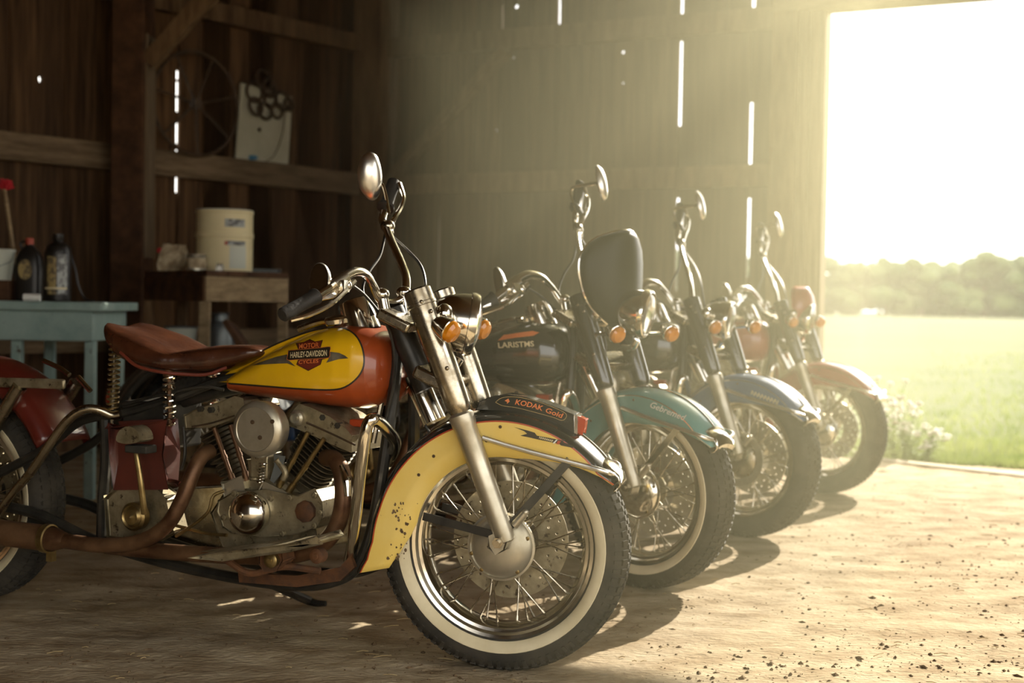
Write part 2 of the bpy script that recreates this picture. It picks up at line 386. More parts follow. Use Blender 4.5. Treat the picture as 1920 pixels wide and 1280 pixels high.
# unseen sides of the room, roof; openings sized for the light inside
def wallbox(name, a, b, z0, z1, th, mt, label):
    g = G().beam(V3(*a, (z0 + z1) / 2), V3(*b, (z0 + z1) / 2), th, z1 - z0); return struct(obj(name, g, mt, ang=0), label)
pL = WL.p(9, 0)[:2]
wallbox('wall_front', (pL[0] - .5, -1.5), (-1.7, -1.5), 0, WTOP, .06, 'wood_wall', 'plank wall behind the viewer')
wallbox('wall_front_cutoff', (-1.7, -1.5), (5.2, -1.5), 2.9, WTOP, .06, 'wood_wall', 'unseen planks added above the open front to cut sky light')  # out of view, added to keep sky light off the floor
wallbox('wall_side', (pL[0] - .4, pL[1] + .2), (pL[0] - .4, -1.5), 0, WTOP, .06, 'wood_wall', 'plank side wall of the barn')
pr = WB.p(6.15, 0)[:2]
wallbox('wall_right', (pr[0], pr[1]), (pr[0] + .6, 2.2), 0, WTOP, .06, 'wood_wall', 'unseen plank wall ending the opening, set to trim the sunbeam')  # out of view, brought in to shade the air near the camera
q = [CORNER[:2] + V3(-.1, .1), WB.p(6.25, 0, -.1)[:2], V3(pr[0] + .6, -1.5), V3(pL[0] - .6, -1.5), V3(pL[0] - .6, pL[1] + .3)]
g = G().poly([tuple(p) for p in q], [], lambda x, y: (x, y, WTOP), lambda x, y: (x, y, WTOP + .06)); struct(obj('ceiling', g, 'wood_wall', ang=0), 'underside of the barn roof')

# ---------------------------------------------------------------- floor and field
def hgt(x, y):
    n = mnoise.noise(Vector((x * 3.1, y * 5.5, 0))) * .006 + mnoise.noise(Vector((x * 11, y * 26, 3))) * .004 + mnoise.noise(Vector((x * 40, y * 60, 7))) * .0022
    return n
x0, x1, y0, y1, st = -2.9, 3.3, 2.9, 9.4, .021
nx, ny = int((x1 - x0) / st), int((y1 - y0) / st); idx = {}; vs = []; fs = []
for j in range(ny + 1):
    y = y0 + j * st
    for i in range(nx + 1):
        x = x0 + i * st
        if (V3(x, y, 0) - CORNER) @ NB > .02:
            e = min(1, (x - x0) / .3, (x1 - x) / .3, (y - y0) / .3) if j and i and i < nx else 0
            idx[i, j] = len(vs); vs.append((x, y, (hgt(x, y) + .0015) * e - .001))
for (i, j) in list(idx):
    k = [idx.get(t) for t in ((i, j), (i + 1, j), (i + 1, j + 1), (i, j + 1))]
    if None not in k: fs.append(tuple(k))
gf = G(); gf.add(vs, fs); floor = struct(obj('floor', gf, 'dirt', ang=180), 'trodden dirt floor with ruts and crumbs')
q2 = [CORNER[:2], WB.p(6.25, 0)[:2], V3(pr[0] + .6, -1.5), V3(pL[0] - .6, -1.5), V3(pL[0] - .6, pL[1] + .3)]
g = G().poly([tuple(p) for p in q2], [], lambda x, y: (x, y, -.014), lambda x, y: (x, y, -.2)); o = obj('floor_bed', g, 'dirt', floor, ang=0)
g = G(); rnd = random.Random(3)
OCT = [(1, 0, 0), (-1, 0, 0), (0, 1, 0), (0, -1, 0), (0, 0, 1), (0, 0, -1)]; OF = [(0, 2, 4), (2, 1, 4), (1, 3, 4), (3, 0, 4), (2, 0, 5), (1, 2, 5), (3, 1, 5), (0, 3, 5)]
for k in range(9500):
    px, py = rnd.uniform(-40, 1960), rnd.uniform(870, 1310)
    if px < 700 and rnd.random() < .5: continue
    p = ground(px, py); cl = mnoise.noise(Vector((p[0] * 2.2, p[1] * 4, 5)))
    if cl < rnd.uniform(-.35, .3) or (p - CORNER) @ NB < .3: continue
    r = .0016 + .0055 * rnd.random() ** 4 * (1.6 if rnd.random() < .08 else 1); rz = rnd.uniform(0, 3.14); c, s = math.cos(rz), math.sin(rz)
    sx = rnd.uniform(.8, 2.2)
    vv = []
    for q in OCT:
        t = [q[0] * r * sx * rnd.uniform(.7, 1.2), q[1] * r * rnd.uniform(.7, 1.2), q[2] * r * .7 * rnd.uniform(.7, 1.2)]
        vv.append((p[0] + t[0] * c - t[1] * s, p[1] + t[0] * s + t[1] * c, hgt(p[0], p[1]) + r * .25 + t[2]))
    g.add(vv, OF)
o = obj('dirt_crumbs', g, 'clod', ang=0); o['kind'] = 'stuff'; o['label'] = 'loose crumbs of dark soil strewn over the dirt floor'; o['category'] = 'soil'
g = G()
for k in range(150):
    p = ground(rnd.uniform(-40, 1960), rnd.uniform(900, 1310)); a = rnd.gauss(0, .5); L = rnd.uniform(.012, .05)
    d = V3(math.cos(a), math.sin(a), rnd.uniform(-.05, .15)) * L; z = V3(0, 0, hgt(p[0], p[1]) + .004)
    g.tube([p + z, p + z + d * .5 + V3(0, 0, .002), p + z + d], .0012, 4, 0)
o = obj('straw_bits', g, 'straw', ang=0); o['kind'] = 'stuff'; o['label'] = 'stray bits of straw lying on the dirt floor'; o['category'] = 'straw'
# field
far = 420.
g = G(); rows = []
for j in range(40):
    t = (j / 39) ** 2.6; off = -.02 - far * t
    rows.append([WB.p(s * (1 + 1.2 * t * 12), -.045 + (mnoise.noise(Vector((s * .6, off * .2, 1))) * .05 if j > 2 else 0), off) for s in np.linspace(-25, 34, 60)])
g.grid(rows); field = struct(obj('ground', g, 'soil_field', ang=180), 'sunlit pale green meadow outside the barn')
g = G().add([(-60, -60, -.06), (60, -60, -.06), (60, 4, -.06), (-60, 4, -.06)], [(0, 1, 2, 3)]); struct(obj('ground_yard', g, 'dirt', ang=0), 'dry dirt yard around the barn')
g = G(); rnd = random.Random(5)
for k in range(46000):
    off = -.22 - 26 * rnd.random() ** 2.3; s = rnd.uniform(2.9, 7.5) + (-off) * rnd.uniform(-.1, .75)
    if off > -.15 and s < S_J1 + .05: continue
    p = WB.p(s, -.05, off); h = rnd.uniform(.04, .10) * (1 + .5 * mnoise.noise(Vector((s * 1.5, off * 1.5, 2)))); a = rnd.uniform(0, 6.28); wd = rnd.uniform(.003, .006) * (1 + -off * .08)
    d = V3(math.cos(a), math.sin(a), 0); l = V3(rnd.gauss(0, .03), rnd.gauss(0, .03), h)
    g.add([p - d * wd, p + d * wd, p + l], [(0, 1, 2)])
o = obj('meadow_grass', g, 'grass', ang=0); o['kind'] = 'stuff'; o['label'] = 'short meadow grass growing outside beyond the sill'; o['category'] = 'grass'
# leafy weeds beside the door post
for k, (px, py, hh) in enumerate([(1668, 866, .46), (1688, 862, .38), (1706, 858, .34), (1652, 852, .55), (1728, 860, .22)]):
    p = ground(px, py); p = p - NB * .16; rt = thing('weed', 'leafy weed with small white flowers beside the sill', 'weed', (p[0], p[1], -.05), 0, 'weeds at the barn sill')
    st = G(); lf = G(); fl = G()
    for q in range(16):
        a = rnd.uniform(0, 6.28); sp = rnd.uniform(.02, .16); h = hh * rnd.uniform(.5, 1); tip = V3(sp * math.cos(a), sp * math.sin(a), h)
        st.tube([V3(0, 0, 0), tip * .5 + V3(0, 0, .03), tip], .002, 5, 3)
        for z in range(6):
            f = rnd.uniform(.25, 1); c = tip * f; b = rnd.uniform(0, 6.28); dl = V3(math.cos(b), math.sin(b), rnd.uniform(-.2, .6)) * rnd.uniform(.03, .055); u = nrm(np.cross(dl, V3(0, 0, 1))) * .014
            lf.add([c, c + dl * .5 + u, c + dl, c + dl * .5 - u], [(0, 1, 2, 3)])
        for z in range(5): fl.ell(tip + V3(rnd.gauss(0, .012), rnd.gauss(0, .012), rnd.uniform(0, .02)), (.013, .013, .009), n=6, k=4)
    obj('stem', st, 'weed_leaf', rt); obj('leaves', lf, 'weed_leaf', rt, ang=0)['kind'] = 'stuff'; obj('flowers', fl, 'petal', rt)['kind'] = 'stuff'
# far tree line
rnd = random.Random(11); TM = []
for k in range(6):
    g = G()
    for b in range(17):
        c = V3(rnd.gauss(0, 1.8), rnd.gauss(0, 1.5), rnd.uniform(.9, 6.9)); r = rnd.uniform(.9, 1.7) * (1.2 - c[2] / 14); n0 = len(g.v)
        g.ell(c, (r, r, r * .9), n=18, k=11)
        for i in range(n0, len(g.v)):
            v = V3(*g.v[i]); f = 1 + .30 * mnoise.noise(Vector(v * 1.6 + k * 9)) + .16 * mnoise.noise(Vector(v * 4.1 + k * 5)); v = c + (v - c) * f; g.v[i] = tuple(v)
    tk = G().tube([V3(0, 0, 0), V3(.1, 0, 2), V3(0, .1, 4)], [.28, .16], 8, 3); TM.append((g.mesh('crown', 180), tk.mesh('trunk')))
for k in range(46):
    row = k % 2; X = -10 + k * 2.6 + rnd.uniform(-1, 1); Y = 205 + 13 * row + rnd.uniform(-3, 3)
    t = thing('tree', 'hazy broadleaf tree in the tree line across the meadow', 'tree', (X, Y, -.1), rnd.uniform(0, 6), 'far tree line'); s = rnd.uniform(1.02, 1.26); t.scale = (s * 1.35, s * 1.2, s * rnd.uniform(.93, 1.08))
    a, b = TM[rnd.randrange(6)]; obj('crown', a, 'foliage', t); obj('trunk', b, 'bark', t)

# ---------------------------------------------------------------- haze
def haze(name, g, dens, aniso, colr, label):
    m = bpy.data.materials.new(name); m.use_nodes = True; nt = m.node_tree; nt.nodes.remove(nt.nodes['Principled BSDF'])
    vsn = nt.nodes.new('ShaderNodeVolumeScatter'); vsn.inputs['Color'].default_value = (*colr, 1); vsn.inputs['Density'].default_value = dens; vsn.inputs['Anisotropy'].default_value = aniso
    nt.links.new(vsn.outputs[0], nt.nodes['Material Output'].inputs['Volume']); MATS[name] = m
    o = obj(name, g, name, ang=0); bm = bmesh.new(); bm.from_mesh(o.data); bmesh.ops.recalc_face_normals(bm, faces=bm.faces); bm.to_mesh(o.data); bm.free(); o['kind'] = 'stuff'; o['label'] = label; o['category'] = 'haze'; return o
hp_ = [WL.p(1.75, 0)[:2], CORNER[:2], WB.p(5.5, 0, -.12)[:2], V3(2.75, 7.1), V3(1.75, 5.6), V3(1.1, 4.2), V3(.75, 2.6), V3(.6, 1.2), V3(.45, 1.2), V3(.05, 2.6), V3(-.35, 4.5), V3(-.95, 6.5)]  # outline shaped so haze fills only where the sunbeam should show
g = G().poly([tuple(p) for p in hp_], [], lambda x, y: (x, y, -.3), lambda x, y: (x, y, WTOP - .01))
haze("barn_haze", g, .038, .74, (1., .94, .60), 'dusty haze cut to a beam shape in the barn doorway and over the bikes')
g = G().poly([(-60, -.5), (200, -.5), (200, 25), (-60, 25)], [], lambda a, z: WB.p(a, z, -12), lambda a, z: WB.p(a, z, -300))
haze("field_haze", g, .0003, .3, (1., .98, .92), 'pale morning haze hanging over the meadow')

# ---------------------------------------------------------------- motorcycles
O1 = ground(944, 1250)
_r = ground(-45, 1121) - O1
YB1, YF1 = math.atan2(_r[1], -_r[0]), R_(13.)
WBASE, RT = 1.85, .335
def unproj(yaw):
    f = V3(math.cos(yaw), -math.sin(yaw), 0); l = V3(math.sin(yaw), math.cos(yaw), 0)
    def un(px, py, ly):
        d = ray(px, py); t = (ly - (CAM - O1) @ l) / (d @ l); p = CAM + d * t - O1; return V3(p @ f, ly, p[2])
    return un
B, Fr = unproj(YB1), unproj(YF1)         # photo pixel + sideways offset -> point in the bike's body / fork frame
def B2(L, y): return [(B(a, b, y)[0], B(a, b, y)[2]) for a, b in L]
def F2(L, y): return [(Fr(a, b, y)[0], Fr(a, b, y)[2]) for a, b in L]
CACHE = {}
TALL = False                             # taller bars swept back for the bikes behind the first one
def P(key, fn, ang=35):
    k = key + ('_tall' if TALL else '')
    if k not in CACHE:
        g = fn()
        if TALL: g.v = [(x - .42 * max(z - .97, 0), y, z + .32 * max(z - .97, 0)) for x, y, z in g.v]
        CACHE[k] = g.mesh(key, ang)
    return CACHE[k]

# --- wheels (built round the origin, axle along y)
def tire_mesh():
    g = G(); half = [(.243, .044), (.252, .055), (.270, .0645), (.288, .066), (.305, .062), (.318, .054), (.327, .042), (.332, .022), (.333, 0)]
    prof = [(r, -y) for r, y in half] + [(r, y) for r, y in half[-2::-1]]
    g.lathe(prof, ax=(0, 1, 0), n=72)
    for k in range(84):                   # tread: two shoulder rows and a zig-zag centre
        a = 2 * math.pi * k / 84
        for sy, rr, ww, da, tl in ((-.040, .3275, .022, 0, -.5), (.040, .3275, .022, .5, .5), (-.013, .3325, .018, .5, -.15), (.013, .3325, .018, 0, .15)):
            t = a + da * 2 * math.pi / 84; u = V3(math.cos(t), 0, math.sin(t)); tg = V3(-math.sin(t), 0, math.cos(t)); y = V3(0, 1, 0)
            rad = nrm(u + y * tl * .9 if abs(sy) > .03 else u); yy = nrm(np.cross(tg, rad))
            g.box(u * rr + y * sy, (.0145, ww, .008), np.stack([tg, yy, rad], 1))
        t = a; u = V3(math.cos(t), 0, math.sin(t)); tg = V3(-math.sin(t), 0, math.cos(t))
        for sd in (-1, 1):
            rad = nrm(u * .55 + V3(0, sd, 0)); yy = nrm(np.cross(tg, rad)); g.box(u * .3125 + V3(0, sd * .0575, 0), (.009, .020, .005), np.stack([tg, yy, rad], 1))
    return g
def ww_mesh():
    g = G()
    for sd in (-1, 1): g.lathe([(.2515, sd * .054), (.254, sd * .0585), (.270, sd * .0665), (.281, sd * .0680), (.283, sd * .0645)], ax=(0, 1, 0), n=72)
    return g
def rim_mesh():
    prof = [(.247, -.050), (.250, -.046), (.243, -.044), (.238, -.036), (.228, -.034), (.220, -.020), (.217, 0), (.220, .020), (.228, .034), (.238, .036), (.243, .044), (.250, .046), (.247, .050), (.238, .048), (.232, .040), (.224, .038), (.213, .022), (.210, 0), (.213, -.022), (.224, -.038), (.232, -.040), (.238, -.048)]
    return G().lathe(prof, ax=(0, 1, 0), n=72, closed=True)
def spoke_mesh(sd, lc):
    a = R_(30) * lc; p0 = V3(.052 * math.cos(-a), sd * .034, .052 * math.sin(-a)); p1 = V3(.214, sd * .006, 0)
    g = G().tube([p0, p1], .0022, 6, 0); d = nrm(p1 - p0); g.cyl(p1 - d * .016, p1 + d * .001, .0036, n=6); return g
def wheel(parent, name, c, frame, ww=True, near=True, disc='far', hubmat='alu_pale'):
    fr = frame @ Matrix.Translation(c)
    w = obj(name, P('rim', rim_mesh), 'chrome', parent, frame=fr)
    obj('tire', P('tire', tire_mesh, 30), 'rubber', w)
    if ww: obj('whitewall', P('whitewall', ww_mesh), 'whitewall', w)
    for k in range(40):
        sd = 1 if k % 2 else -1; lc = 1 if (k // 2) % 2 else -1; me = P(('spoke', sd, lc).__str__(), lambda: spoke_mesh(sd, lc))
        obj('spoke', me, 'chrome_dirty', w, frame=Matrix.Rotation(2 * math.pi * (k + .5 * (lc > 0)) / 40, 4, 'Y'))
    obj('hub', P('hub', lambda: G().lathe([(.020, -.075), (.03, -.06), (.060, -.042), (.062, -.030), (.042, -.024), (.036, 0), (.042, .024), (.062, .030), (.060, .042), (.03, .06), (.02, .075)], ax=(0, 1, 0), n=28, cap=True)), 'alu_dirty', w)
    if near:
        obj('hub_cover', P('hubc', lambda: G().lathe([(.091, -.046), (.0925, -.050), (.0915, -.054), (.086, -.055), (.084, -.060), (.076, -.068), (.060, -.075), (.040, -.079), (.018, -.081)], ax=(0, 1, 0), n=48, cap=True)), hubmat, w)
        for a in (20, -52, -128, 195):
            p = V3(.079 * math.cos(R_(a)), -.064, .079 * math.sin(R_(a)))
            obj('hub_bolt', P('hubbolt', lambda: G().lathe([(.0055, 0), (.0055, -.004), (.003, -.0045), (.0025, -.003), (.0, -.003)], ax=(0, 1, 0), n=12)), 'brass_dirty', w, frame=Matrix.Translation(p))
    def disc_mesh():
        hs = []
        for k in range(18):
            for r, da in ((.112, 0), (.130, .5), (.147, .15)):
                a = 2 * math.pi * (k + da) / 18; hs.append([(r * math.cos(a) + .0042 * math.cos(t), r * math.sin(a) + .0042 * math.sin(t)) for t in (i * math.pi / 3 for i in range(6))])
        out = [(.160 * math.cos(2 * math.pi * i / 60), .160 * math.sin(2 * math.pi * i / 60)) for i in range(60)]; inn = [(.078 * math.cos(2 * math.pi * i / 40), .078 * math.sin(2 * math.pi * i / 40)) for i in range(40)]
        return G().poly(out, [inn] + hs, lambda x, z: (x, -.0025, z), lambda x, z: (x, .0025, z))
    if disc: obj('brake_disc', P('disc', disc_mesh), 'alu_dirty' if disc == 'far' else 'alu_pale', w, frame=Matrix.Translation((0, .060, 0)))
    return w

# --- fuel tank surface
TK = [(398, 713, 734, .060), (408, 704, 738, .085), (440, 685, 744, .105), (480, 662, 750, .125), (520, 641, 756, .138), (560, 623, 761, .147), (600, 610, 766, .152), (630, 606, 769, .153), (660, 609, 770, .148), (685, 621, 765, .135), (700, 638, 752, .115), (709, 660, 733, .085), (713, 684, 712, .04)]
_tx = []
for a, t, b, w_ in TK:
    p = B(a, (t + b) / 2, -.13); _tx.append((p[0], B(a, t, -.10)[2], B(a, b, -.13)[2], w_))
_tx = np.array(_tx)
TEXP = 2.7
def tank_sec(x): return [float(np.interp(x, _tx[:, 0], _tx[:, k])) for k in (1, 2, 3)]
def tank_y(x, z):
    t, b, w_ = tank_sec(min(max(x, _tx[0, 0] + .004), _tx[-1, 0] - .004)); zc, h = (t + b) / 2, (t - b) / 2; q = min(abs((z - zc) / h), .995)
    return -w_ * (1 - q ** TEXP) ** (1 / TEXP)
def tank_mesh():
    rows = []; n = 40
    xs = np.unique(np.concatenate([np.linspace(_tx[0, 0], _tx[-1, 0], 46), _tx[:, 0]]))
    for x in xs:
        t, b, w_ = tank_sec(x); zc, h = (t + b) / 2, (t - b) / 2; row = []
        for k in range(n):
            a = 2 * math.pi * k / n; c, s = math.cos(a), math.sin(a); e = 2 / TEXP
            row.append((x, w_ * math.copysign(abs(c) ** e, c), zc + h * math.copysign(abs(s) ** e, s)))
        rows.append(row)
    g = G().grid(rows, 0, True); g.f.append(tuple(range(n))); g.m.append(0); q = len(g.v) - n; g.f.append(tuple(q + k for k in range(n))); g.m.append(0)
    return g
def on_tank(px, py, lift=.0012):
    y = -.14
    for _ in range(5): p = B(px, py, y); y = tank_y(p[0], p[2])
    p = B(px, py, y - lift); return p
def resample(L, n):
    L = [np.asarray(p, float) for p in catmull([np.array([*p, 0.]) for p in L + [L[0]]], 5)]
    d = np.concatenate([[0], np.cumsum([np.linalg.norm(L[i + 1] - L[i]) for i in range(len(L) - 1)])]); A = np.array(L)
    return [(float(np.interp(t, d, A[:, 0])), float(np.interp(t, d, A[:, 1]))) for t in np.linspace(0, d[-1], n, endpoint=False)]
def patch(outline, fn, lift, n=120, rings=30, smooth=True):     # outline in photo pixels laid on a surface
    L = resample(outline, n) if smooth else outline; n = len(L); c = (sum(p[0] for p in L) / n, sum(p[1] for p in L) / n)
    rows = [[fn(c[0] + (p[0] - c[0]) * k / rings, c[1] + (p[1] - c[1]) * k / rings, lift) for p in L] for k in range(rings + 1)]
    return G().grid(rows, 0, True)
def band(outline, fn, lift, w_, n=96):                        # thin line round an outline
    L = resample(outline, n); c = (sum(p[0] for p in L) / n, sum(p[1] for p in L) / n); a, b = [], []
    for i, p in enumerate(L):
        q, r = L[i - 1], L[(i + 1) % n]; t = np.array([r[0] - q[0], r[1] - q[1]]); t = t / np.linalg.norm(t); nn = np.array([t[1], -t[0]])
        if (np.array(p) - c) @ nn < 0: nn = -nn
        a.append(fn(*p, lift)); b.append(fn(p[0] + nn[0] * w_, p[1] + nn[1] * w_, lift))
    return G().grid([a, b], 0, True)
def flat(outline, fn, lift):                                  # sharp-cornered flat shape laid on a surface
    tri = tessellate_polygon([[Vector((*p, 0)) for p in outline]]); T = [tuple(np.array(outline[i], float) for i in t) for t in tri]; g = G(); done = []
    while T:
        a, b, c = T.pop(); e = [np.linalg.norm(a - b), np.linalg.norm(b - c), np.linalg.norm(c - a)]; k = int(np.argmax(e))
        if e[k] < 5: done.append((a, b, c)); continue
        if k == 1: a, b, c = b, c, a
        elif k == 2: a, b, c = c, a, b
        m_ = (a + b) / 2; T += [(a, m_, c), (m_, b, c)]
    for t in done: g.add([fn(p[0], p[1], lift) for p in t], [(0, 1, 2)])
    return g
def words(body, p0, p1, hpx, fn, lift, shear=0., bold=.02, fit=None, arc=None):  # lettering between two pixels
    vs, fs, wd = text2d(body, shear, bold); p0, p1 = np.array(p0, float), np.array(p1, float); d = p1 - p0; up = np.array([d[1], -d[0]]) / np.linalg.norm(d) * hpx
    out = []
    for x, y in vs:
        q = p0 + d * x + up * y
        if arc: q = q + up / np.linalg.norm(up) * arc * (1 - (2 * x - 1) ** 2)
        out.append(fn(q[0], q[1], lift))
    return G().add(out, fs)
cz = lambda L: [(380 + a / 5.053, 580 + b / 5.053) for a, b in L]      # zoom pixels -> photo pixels

# --- front fender (angle from straight ahead, around the axle)
FY = .088
def fender_rows(a0=31., a1=193., n=64, full=True):
    rows = []
    ti, ri = [30, 36, 44, 54, 66, 80, 110, 150, 166, 176, 186, 193], [.349, .335, .312, .285, .258, .242, .238, .233, .228, .240, .270, .305]
    tc_, rc_ = [30, 34, 45, 140, 165, 180, 188, 193], [.352, .356, .358, .358, .361, .368, .386, .412]
    for k in range(n + 1):
        t = a0 + (a1 - a0) * k / n; rin = float(np.interp(t, ti, ri)); rc = float(np.interp(t, tc_, rc_)); rs = rc - .026
        lo = min(rin, rs); tipf = float(np.interp(t, [30, 40], [.80, 1.])); w_ = FY * tipf; h = rc - rs if rin < rs else rc - max(rin, rs)
        base = max(rin, rs)
        sec = [(lo if rin < rs else base, 1.), ((lo + rs) / 2 if rin < rs else base, 1.0), (base, 1.0), (base + .0035, .998), (base + .3 * h, .97), (base + .6 * h, .84), (base + .82 * h, .62), (base + .95 * h, .34), (base + h, 0)]
        c, s = math.cos(R_(t)), math.sin(R_(t))
        rows.append([(r * c, -y * w_, RT + r * s) for r, y in sec] + [(r * c, y * w_, RT + r * s) for r, y in sec[-2::-1]])
    return rows
def fender_mesh():
    mi = [0, 0, 1] + [2] * 10 + [1, 0, 0]; return G().grid(fender_rows(), mf=lambda i, j: mi[j])
def fend_pt(px, py, lift): return Fr(px, py, -FY - lift)

def coil(p, q, r, turns, wr, n=10):
    p, q = np.asarray(p, float), np.asarray(q, float); u, v, a = basis(q - p); L = np.linalg.norm(q - p); N = int(turns * n)
    return G().tube([p + a * L * k / N + (u * math.cos(2 * math.pi * k / n) + v * math.sin(2 * math.pi * k / n)) * r for k in range(N + 1)], wr, 6, 0)
def cylinder_mesh(p0, p1, y, wd, n=12):
    a, b = B(*p0, y), B(*p1, y); a[1] = b[1] = 0; ax = nrm(b - a); L = np.linalg.norm(b - a); sx = nrm(np.cross(V3(0, 1, 0), ax)); g = G()
    R = np.stack([sx, V3(0, 1, 0), ax], 1); g.cyl(a, b, wd * .62, n=24)
    for k in range(n):
        c = a + ax * L * (.10 + .86 * k / (n - 1)); f = 1 if k > n * .35 else .86; pts = []
        for t in range(28):
            th = 2 * math.pi * t / 28; e = .55; cx, sn = math.cos(th), math.sin(th)
            pts.append((wd * f * math.copysign(abs(cx) ** e, cx), wd * .95 * f * math.copysign(abs(sn) ** e, sn)))
        g.poly(pts, [], lambda x, q: c + R @ V3(x, q, -.0018), lambda x, q: c + R @ V3(x, q, .0018))
    return g

def make_bike(spec, O, yb, yf, label):
    global TALL
    first = spec['first']; S = spec
    head = V3(-.30, 0, 0); rotm = lambda y: np.array([[math.cos(y), math.sin(y), 0], [-math.sin(y), math.cos(y), 0], [0, 0, 1.]])
    Ob = O + rotm(yf) @ head - rotm(yb) @ head if not first else O
    t = thing('motorcycle', label, 'motorcycle', tuple(Ob), -yb, 'row of parked motorcycles')
    rel = np.linalg.inv(rotm(yb)) @ (O - Ob); FF = Matrix.Translation(rel) @ Matrix.Rotation(yb - yf, 4, 'Z'); I = Matrix.Identity(4)
    # ------------ front end
    wheel(t, 'front_wheel', (0, 0, RT), FF, S['ww'], True, S['disc'], S['hub'])
    ax = Fr(953, 997, -.115)
    for sd in (-1, 1):
        y = sd * .112; bot = V3(.018, y, .385); mid = V3(*(Fr(868, 785, -.112)[[0]]), y, Fr(868, 785, -.112)[2]); top = V3(Fr(785, 556, -.112)[0], y, Fr(785, 556, -.112)[2])
        d = nrm(top - bot); L1 = np.linalg.norm(mid - bot)
        fl = obj('fork_leg', P('fslider%d' % sd, lambda: G().lathe([(.016, -.030), (.024, -.026), (.0265, -.01), (.0275, .03), (.0285, L1 * .55), (.0300, L1 * .93), (.033, L1 * .95), (.0335, L1 + .01), (.026, L1 + .018)], bot, d, 24, cap=True)), S['fork'], t, frame=FF)
        L2 = np.linalg.norm(top - mid)
        obj('fork_cover', P('fcover%d' % sd, lambda: G().lathe([(.022, -.01), (.030, .004), (.0335, .02), (.0365, L2 * .35), (.0375, L2 * .86), (.0395, L2 * .865), (.0395, L2 * .885), (.0375, L2 * .89), (.0375, L2 - .004), (.033, L2), (.0, L2 + .002)], mid + d * .02, d, 28)), S['cover'], fl)
        if sd < 0:
            for q in ((790, 566), (808, 583), (838, 690)):
                p = Fr(*q, y - .036); obj('cover_bolt', P('cbolt', lambda: G().ell((0, 0, 0), (.006, .004, .006), n=10, k=6)), 'chrome_dirty', fl, frame=Matrix.Translation(p))
        obj('axle_clamp', P('axc%d' % sd, lambda: G().prism([(-.012, .372), (-.016, .345), (.004, .330), (.028, .340), (.036, .366), (.030, .392)], y - .018, y + .018)), S['fork'], fl, bevel=.004)
        obj('axle_nut', P('axn%d' % sd, lambda: G().cyl((.012, y + sd * .016, .360), (.012, y + sd * .034, .360), .015, n=6).cyl((.012, y + sd * .03, .360), (.012, y + sd * .046, .360), .0085, n=14)), 'chrome_dirty', fl)
        if first or S.get('strut'):
            sm = 'black_metal' if first else 'chrome'
            s1 = G().beam(V3(-.010, sd * .094, .372), V3(-.205, sd * .090, .410), .004, .022); obj('fender_strut', s1, sm, t, frame=FF, ang=0, bevel=.001)
            e = Fr(1068, 862, -.094); s2 = G().beam(V3(.022, sd * .094, .385), V3(e[0], sd * .090, e[2]), .004, .022); obj('fender_strut', s2, sm, t, frame=FF, ang=0, bevel=.001)
    if S.get('ring'): obj('brake_ring', P('bring', lambda: G().lathe([(.088, -.064), (.118, -.064), (.119, -.066), (.118, -.069), (.088, -.069), (.086, -.066)], (0, 0, RT), (0, 1, 0), 48, closed=True)), 'alu_pale', t, frame=FF)
    a1 = Fr(962, 975, -.12); obj('brake_cable_stop', P('bcs', lambda: G().cyl(Fr(964, 985, -.10), Fr(984, 962, -.10), .011).ell(Fr(985, 960, -.10), (.009, .009, .009))), 'alu_pale', t, frame=FF)
    fd = obj('front_fender', P('fender', fender_mesh, 50), S['fender'], t, frame=FF, solid=.003)
    def trim():
        near = [Fr(905, 820, -FY - .008)] + [Fr(*q, -FY - .006) for q in ((950, 834), (1000, 848), (1050, 861), (1100, 874), (1135, 884))]; tip = Fr(1150, 890, -FY * .6); mid = Fr(1158, 889, 0)
        far_ = [V3(p[0], -p[1], p[2]) for p in near[::-1]]
        return G().tube(near + [tip, mid, V3(tip[0], -tip[1], tip[2])] + far_, .0068, 10, 4)
    obj('fender_trim', P('ftrim', trim), 'mirror_shell', fd)
    def tipm():
        rows = []
        for k in range(9):
            y = -1 + k / 4; rr = .004 * (1 - abs(y)); rows.append([V3(r * math.cos(R_(a)), y * FY * .74 * (1 - .12 * (r > .35)), RT + r * math.sin(R_(a)) - .012 * y * y) for r, a in ((.345, 30.2), (.352, 30), (.366, 31), (.372, 34), (.366, 38), (.360, 42))])
        return G().grid(rows)
    obj('fender_tip', P('ftip', tipm), 'chrome', fd, solid=.004)
    def bead():
        rows = [[r_[8] for r_ in fender_rows(42, 165, 40)]]; return G().tube([V3(*p) + nrm(V3(p[0], 0, p[2] - RT)) * .002 for p in rows[0]], .0035, 6, 0)
    obj('crown_bead', P('bead', bead), 'chrome', fd)
    for q in ((813, 855), (785, 890), (938, 800), (912, 826)): obj('rivet', P('rivet', lambda: G().ell((0, 0, 0), (.0045, .003, .0045), n=8, k=5)), 'iron_dark', fd, frame=Matrix.Translation(fend_pt(*q, .002)))
    if first:
        c7 = lambda L: [(890 + a / 7.111, 730 + b / 7.111) for a, b in L]
        obj('script_wing', flat(c7([(525, 500), (700, 545), (800, 575), (830, 615), (1180, 680), (1190, 705), (1330, 755), (1310, 778), (1150, 745), (1130, 725), (820, 660), (740, 640), (610, 615), (700, 590), (660, 555)]), fend_pt, .0032), 'badge_dark', fd, ang=0)
        sq = [Fr(890 + (860 + k * 8) / 7.111, 730 + (638 + k * 2.1 + (14 if k % 3 == 0 else -13 if k % 3 == 1 else 2)) / 7.111, -FY - .0045) for k in range(24)]
        obj('script_line', G().tube(sq, .0008, 5, 3), 'cream_ink', fd)
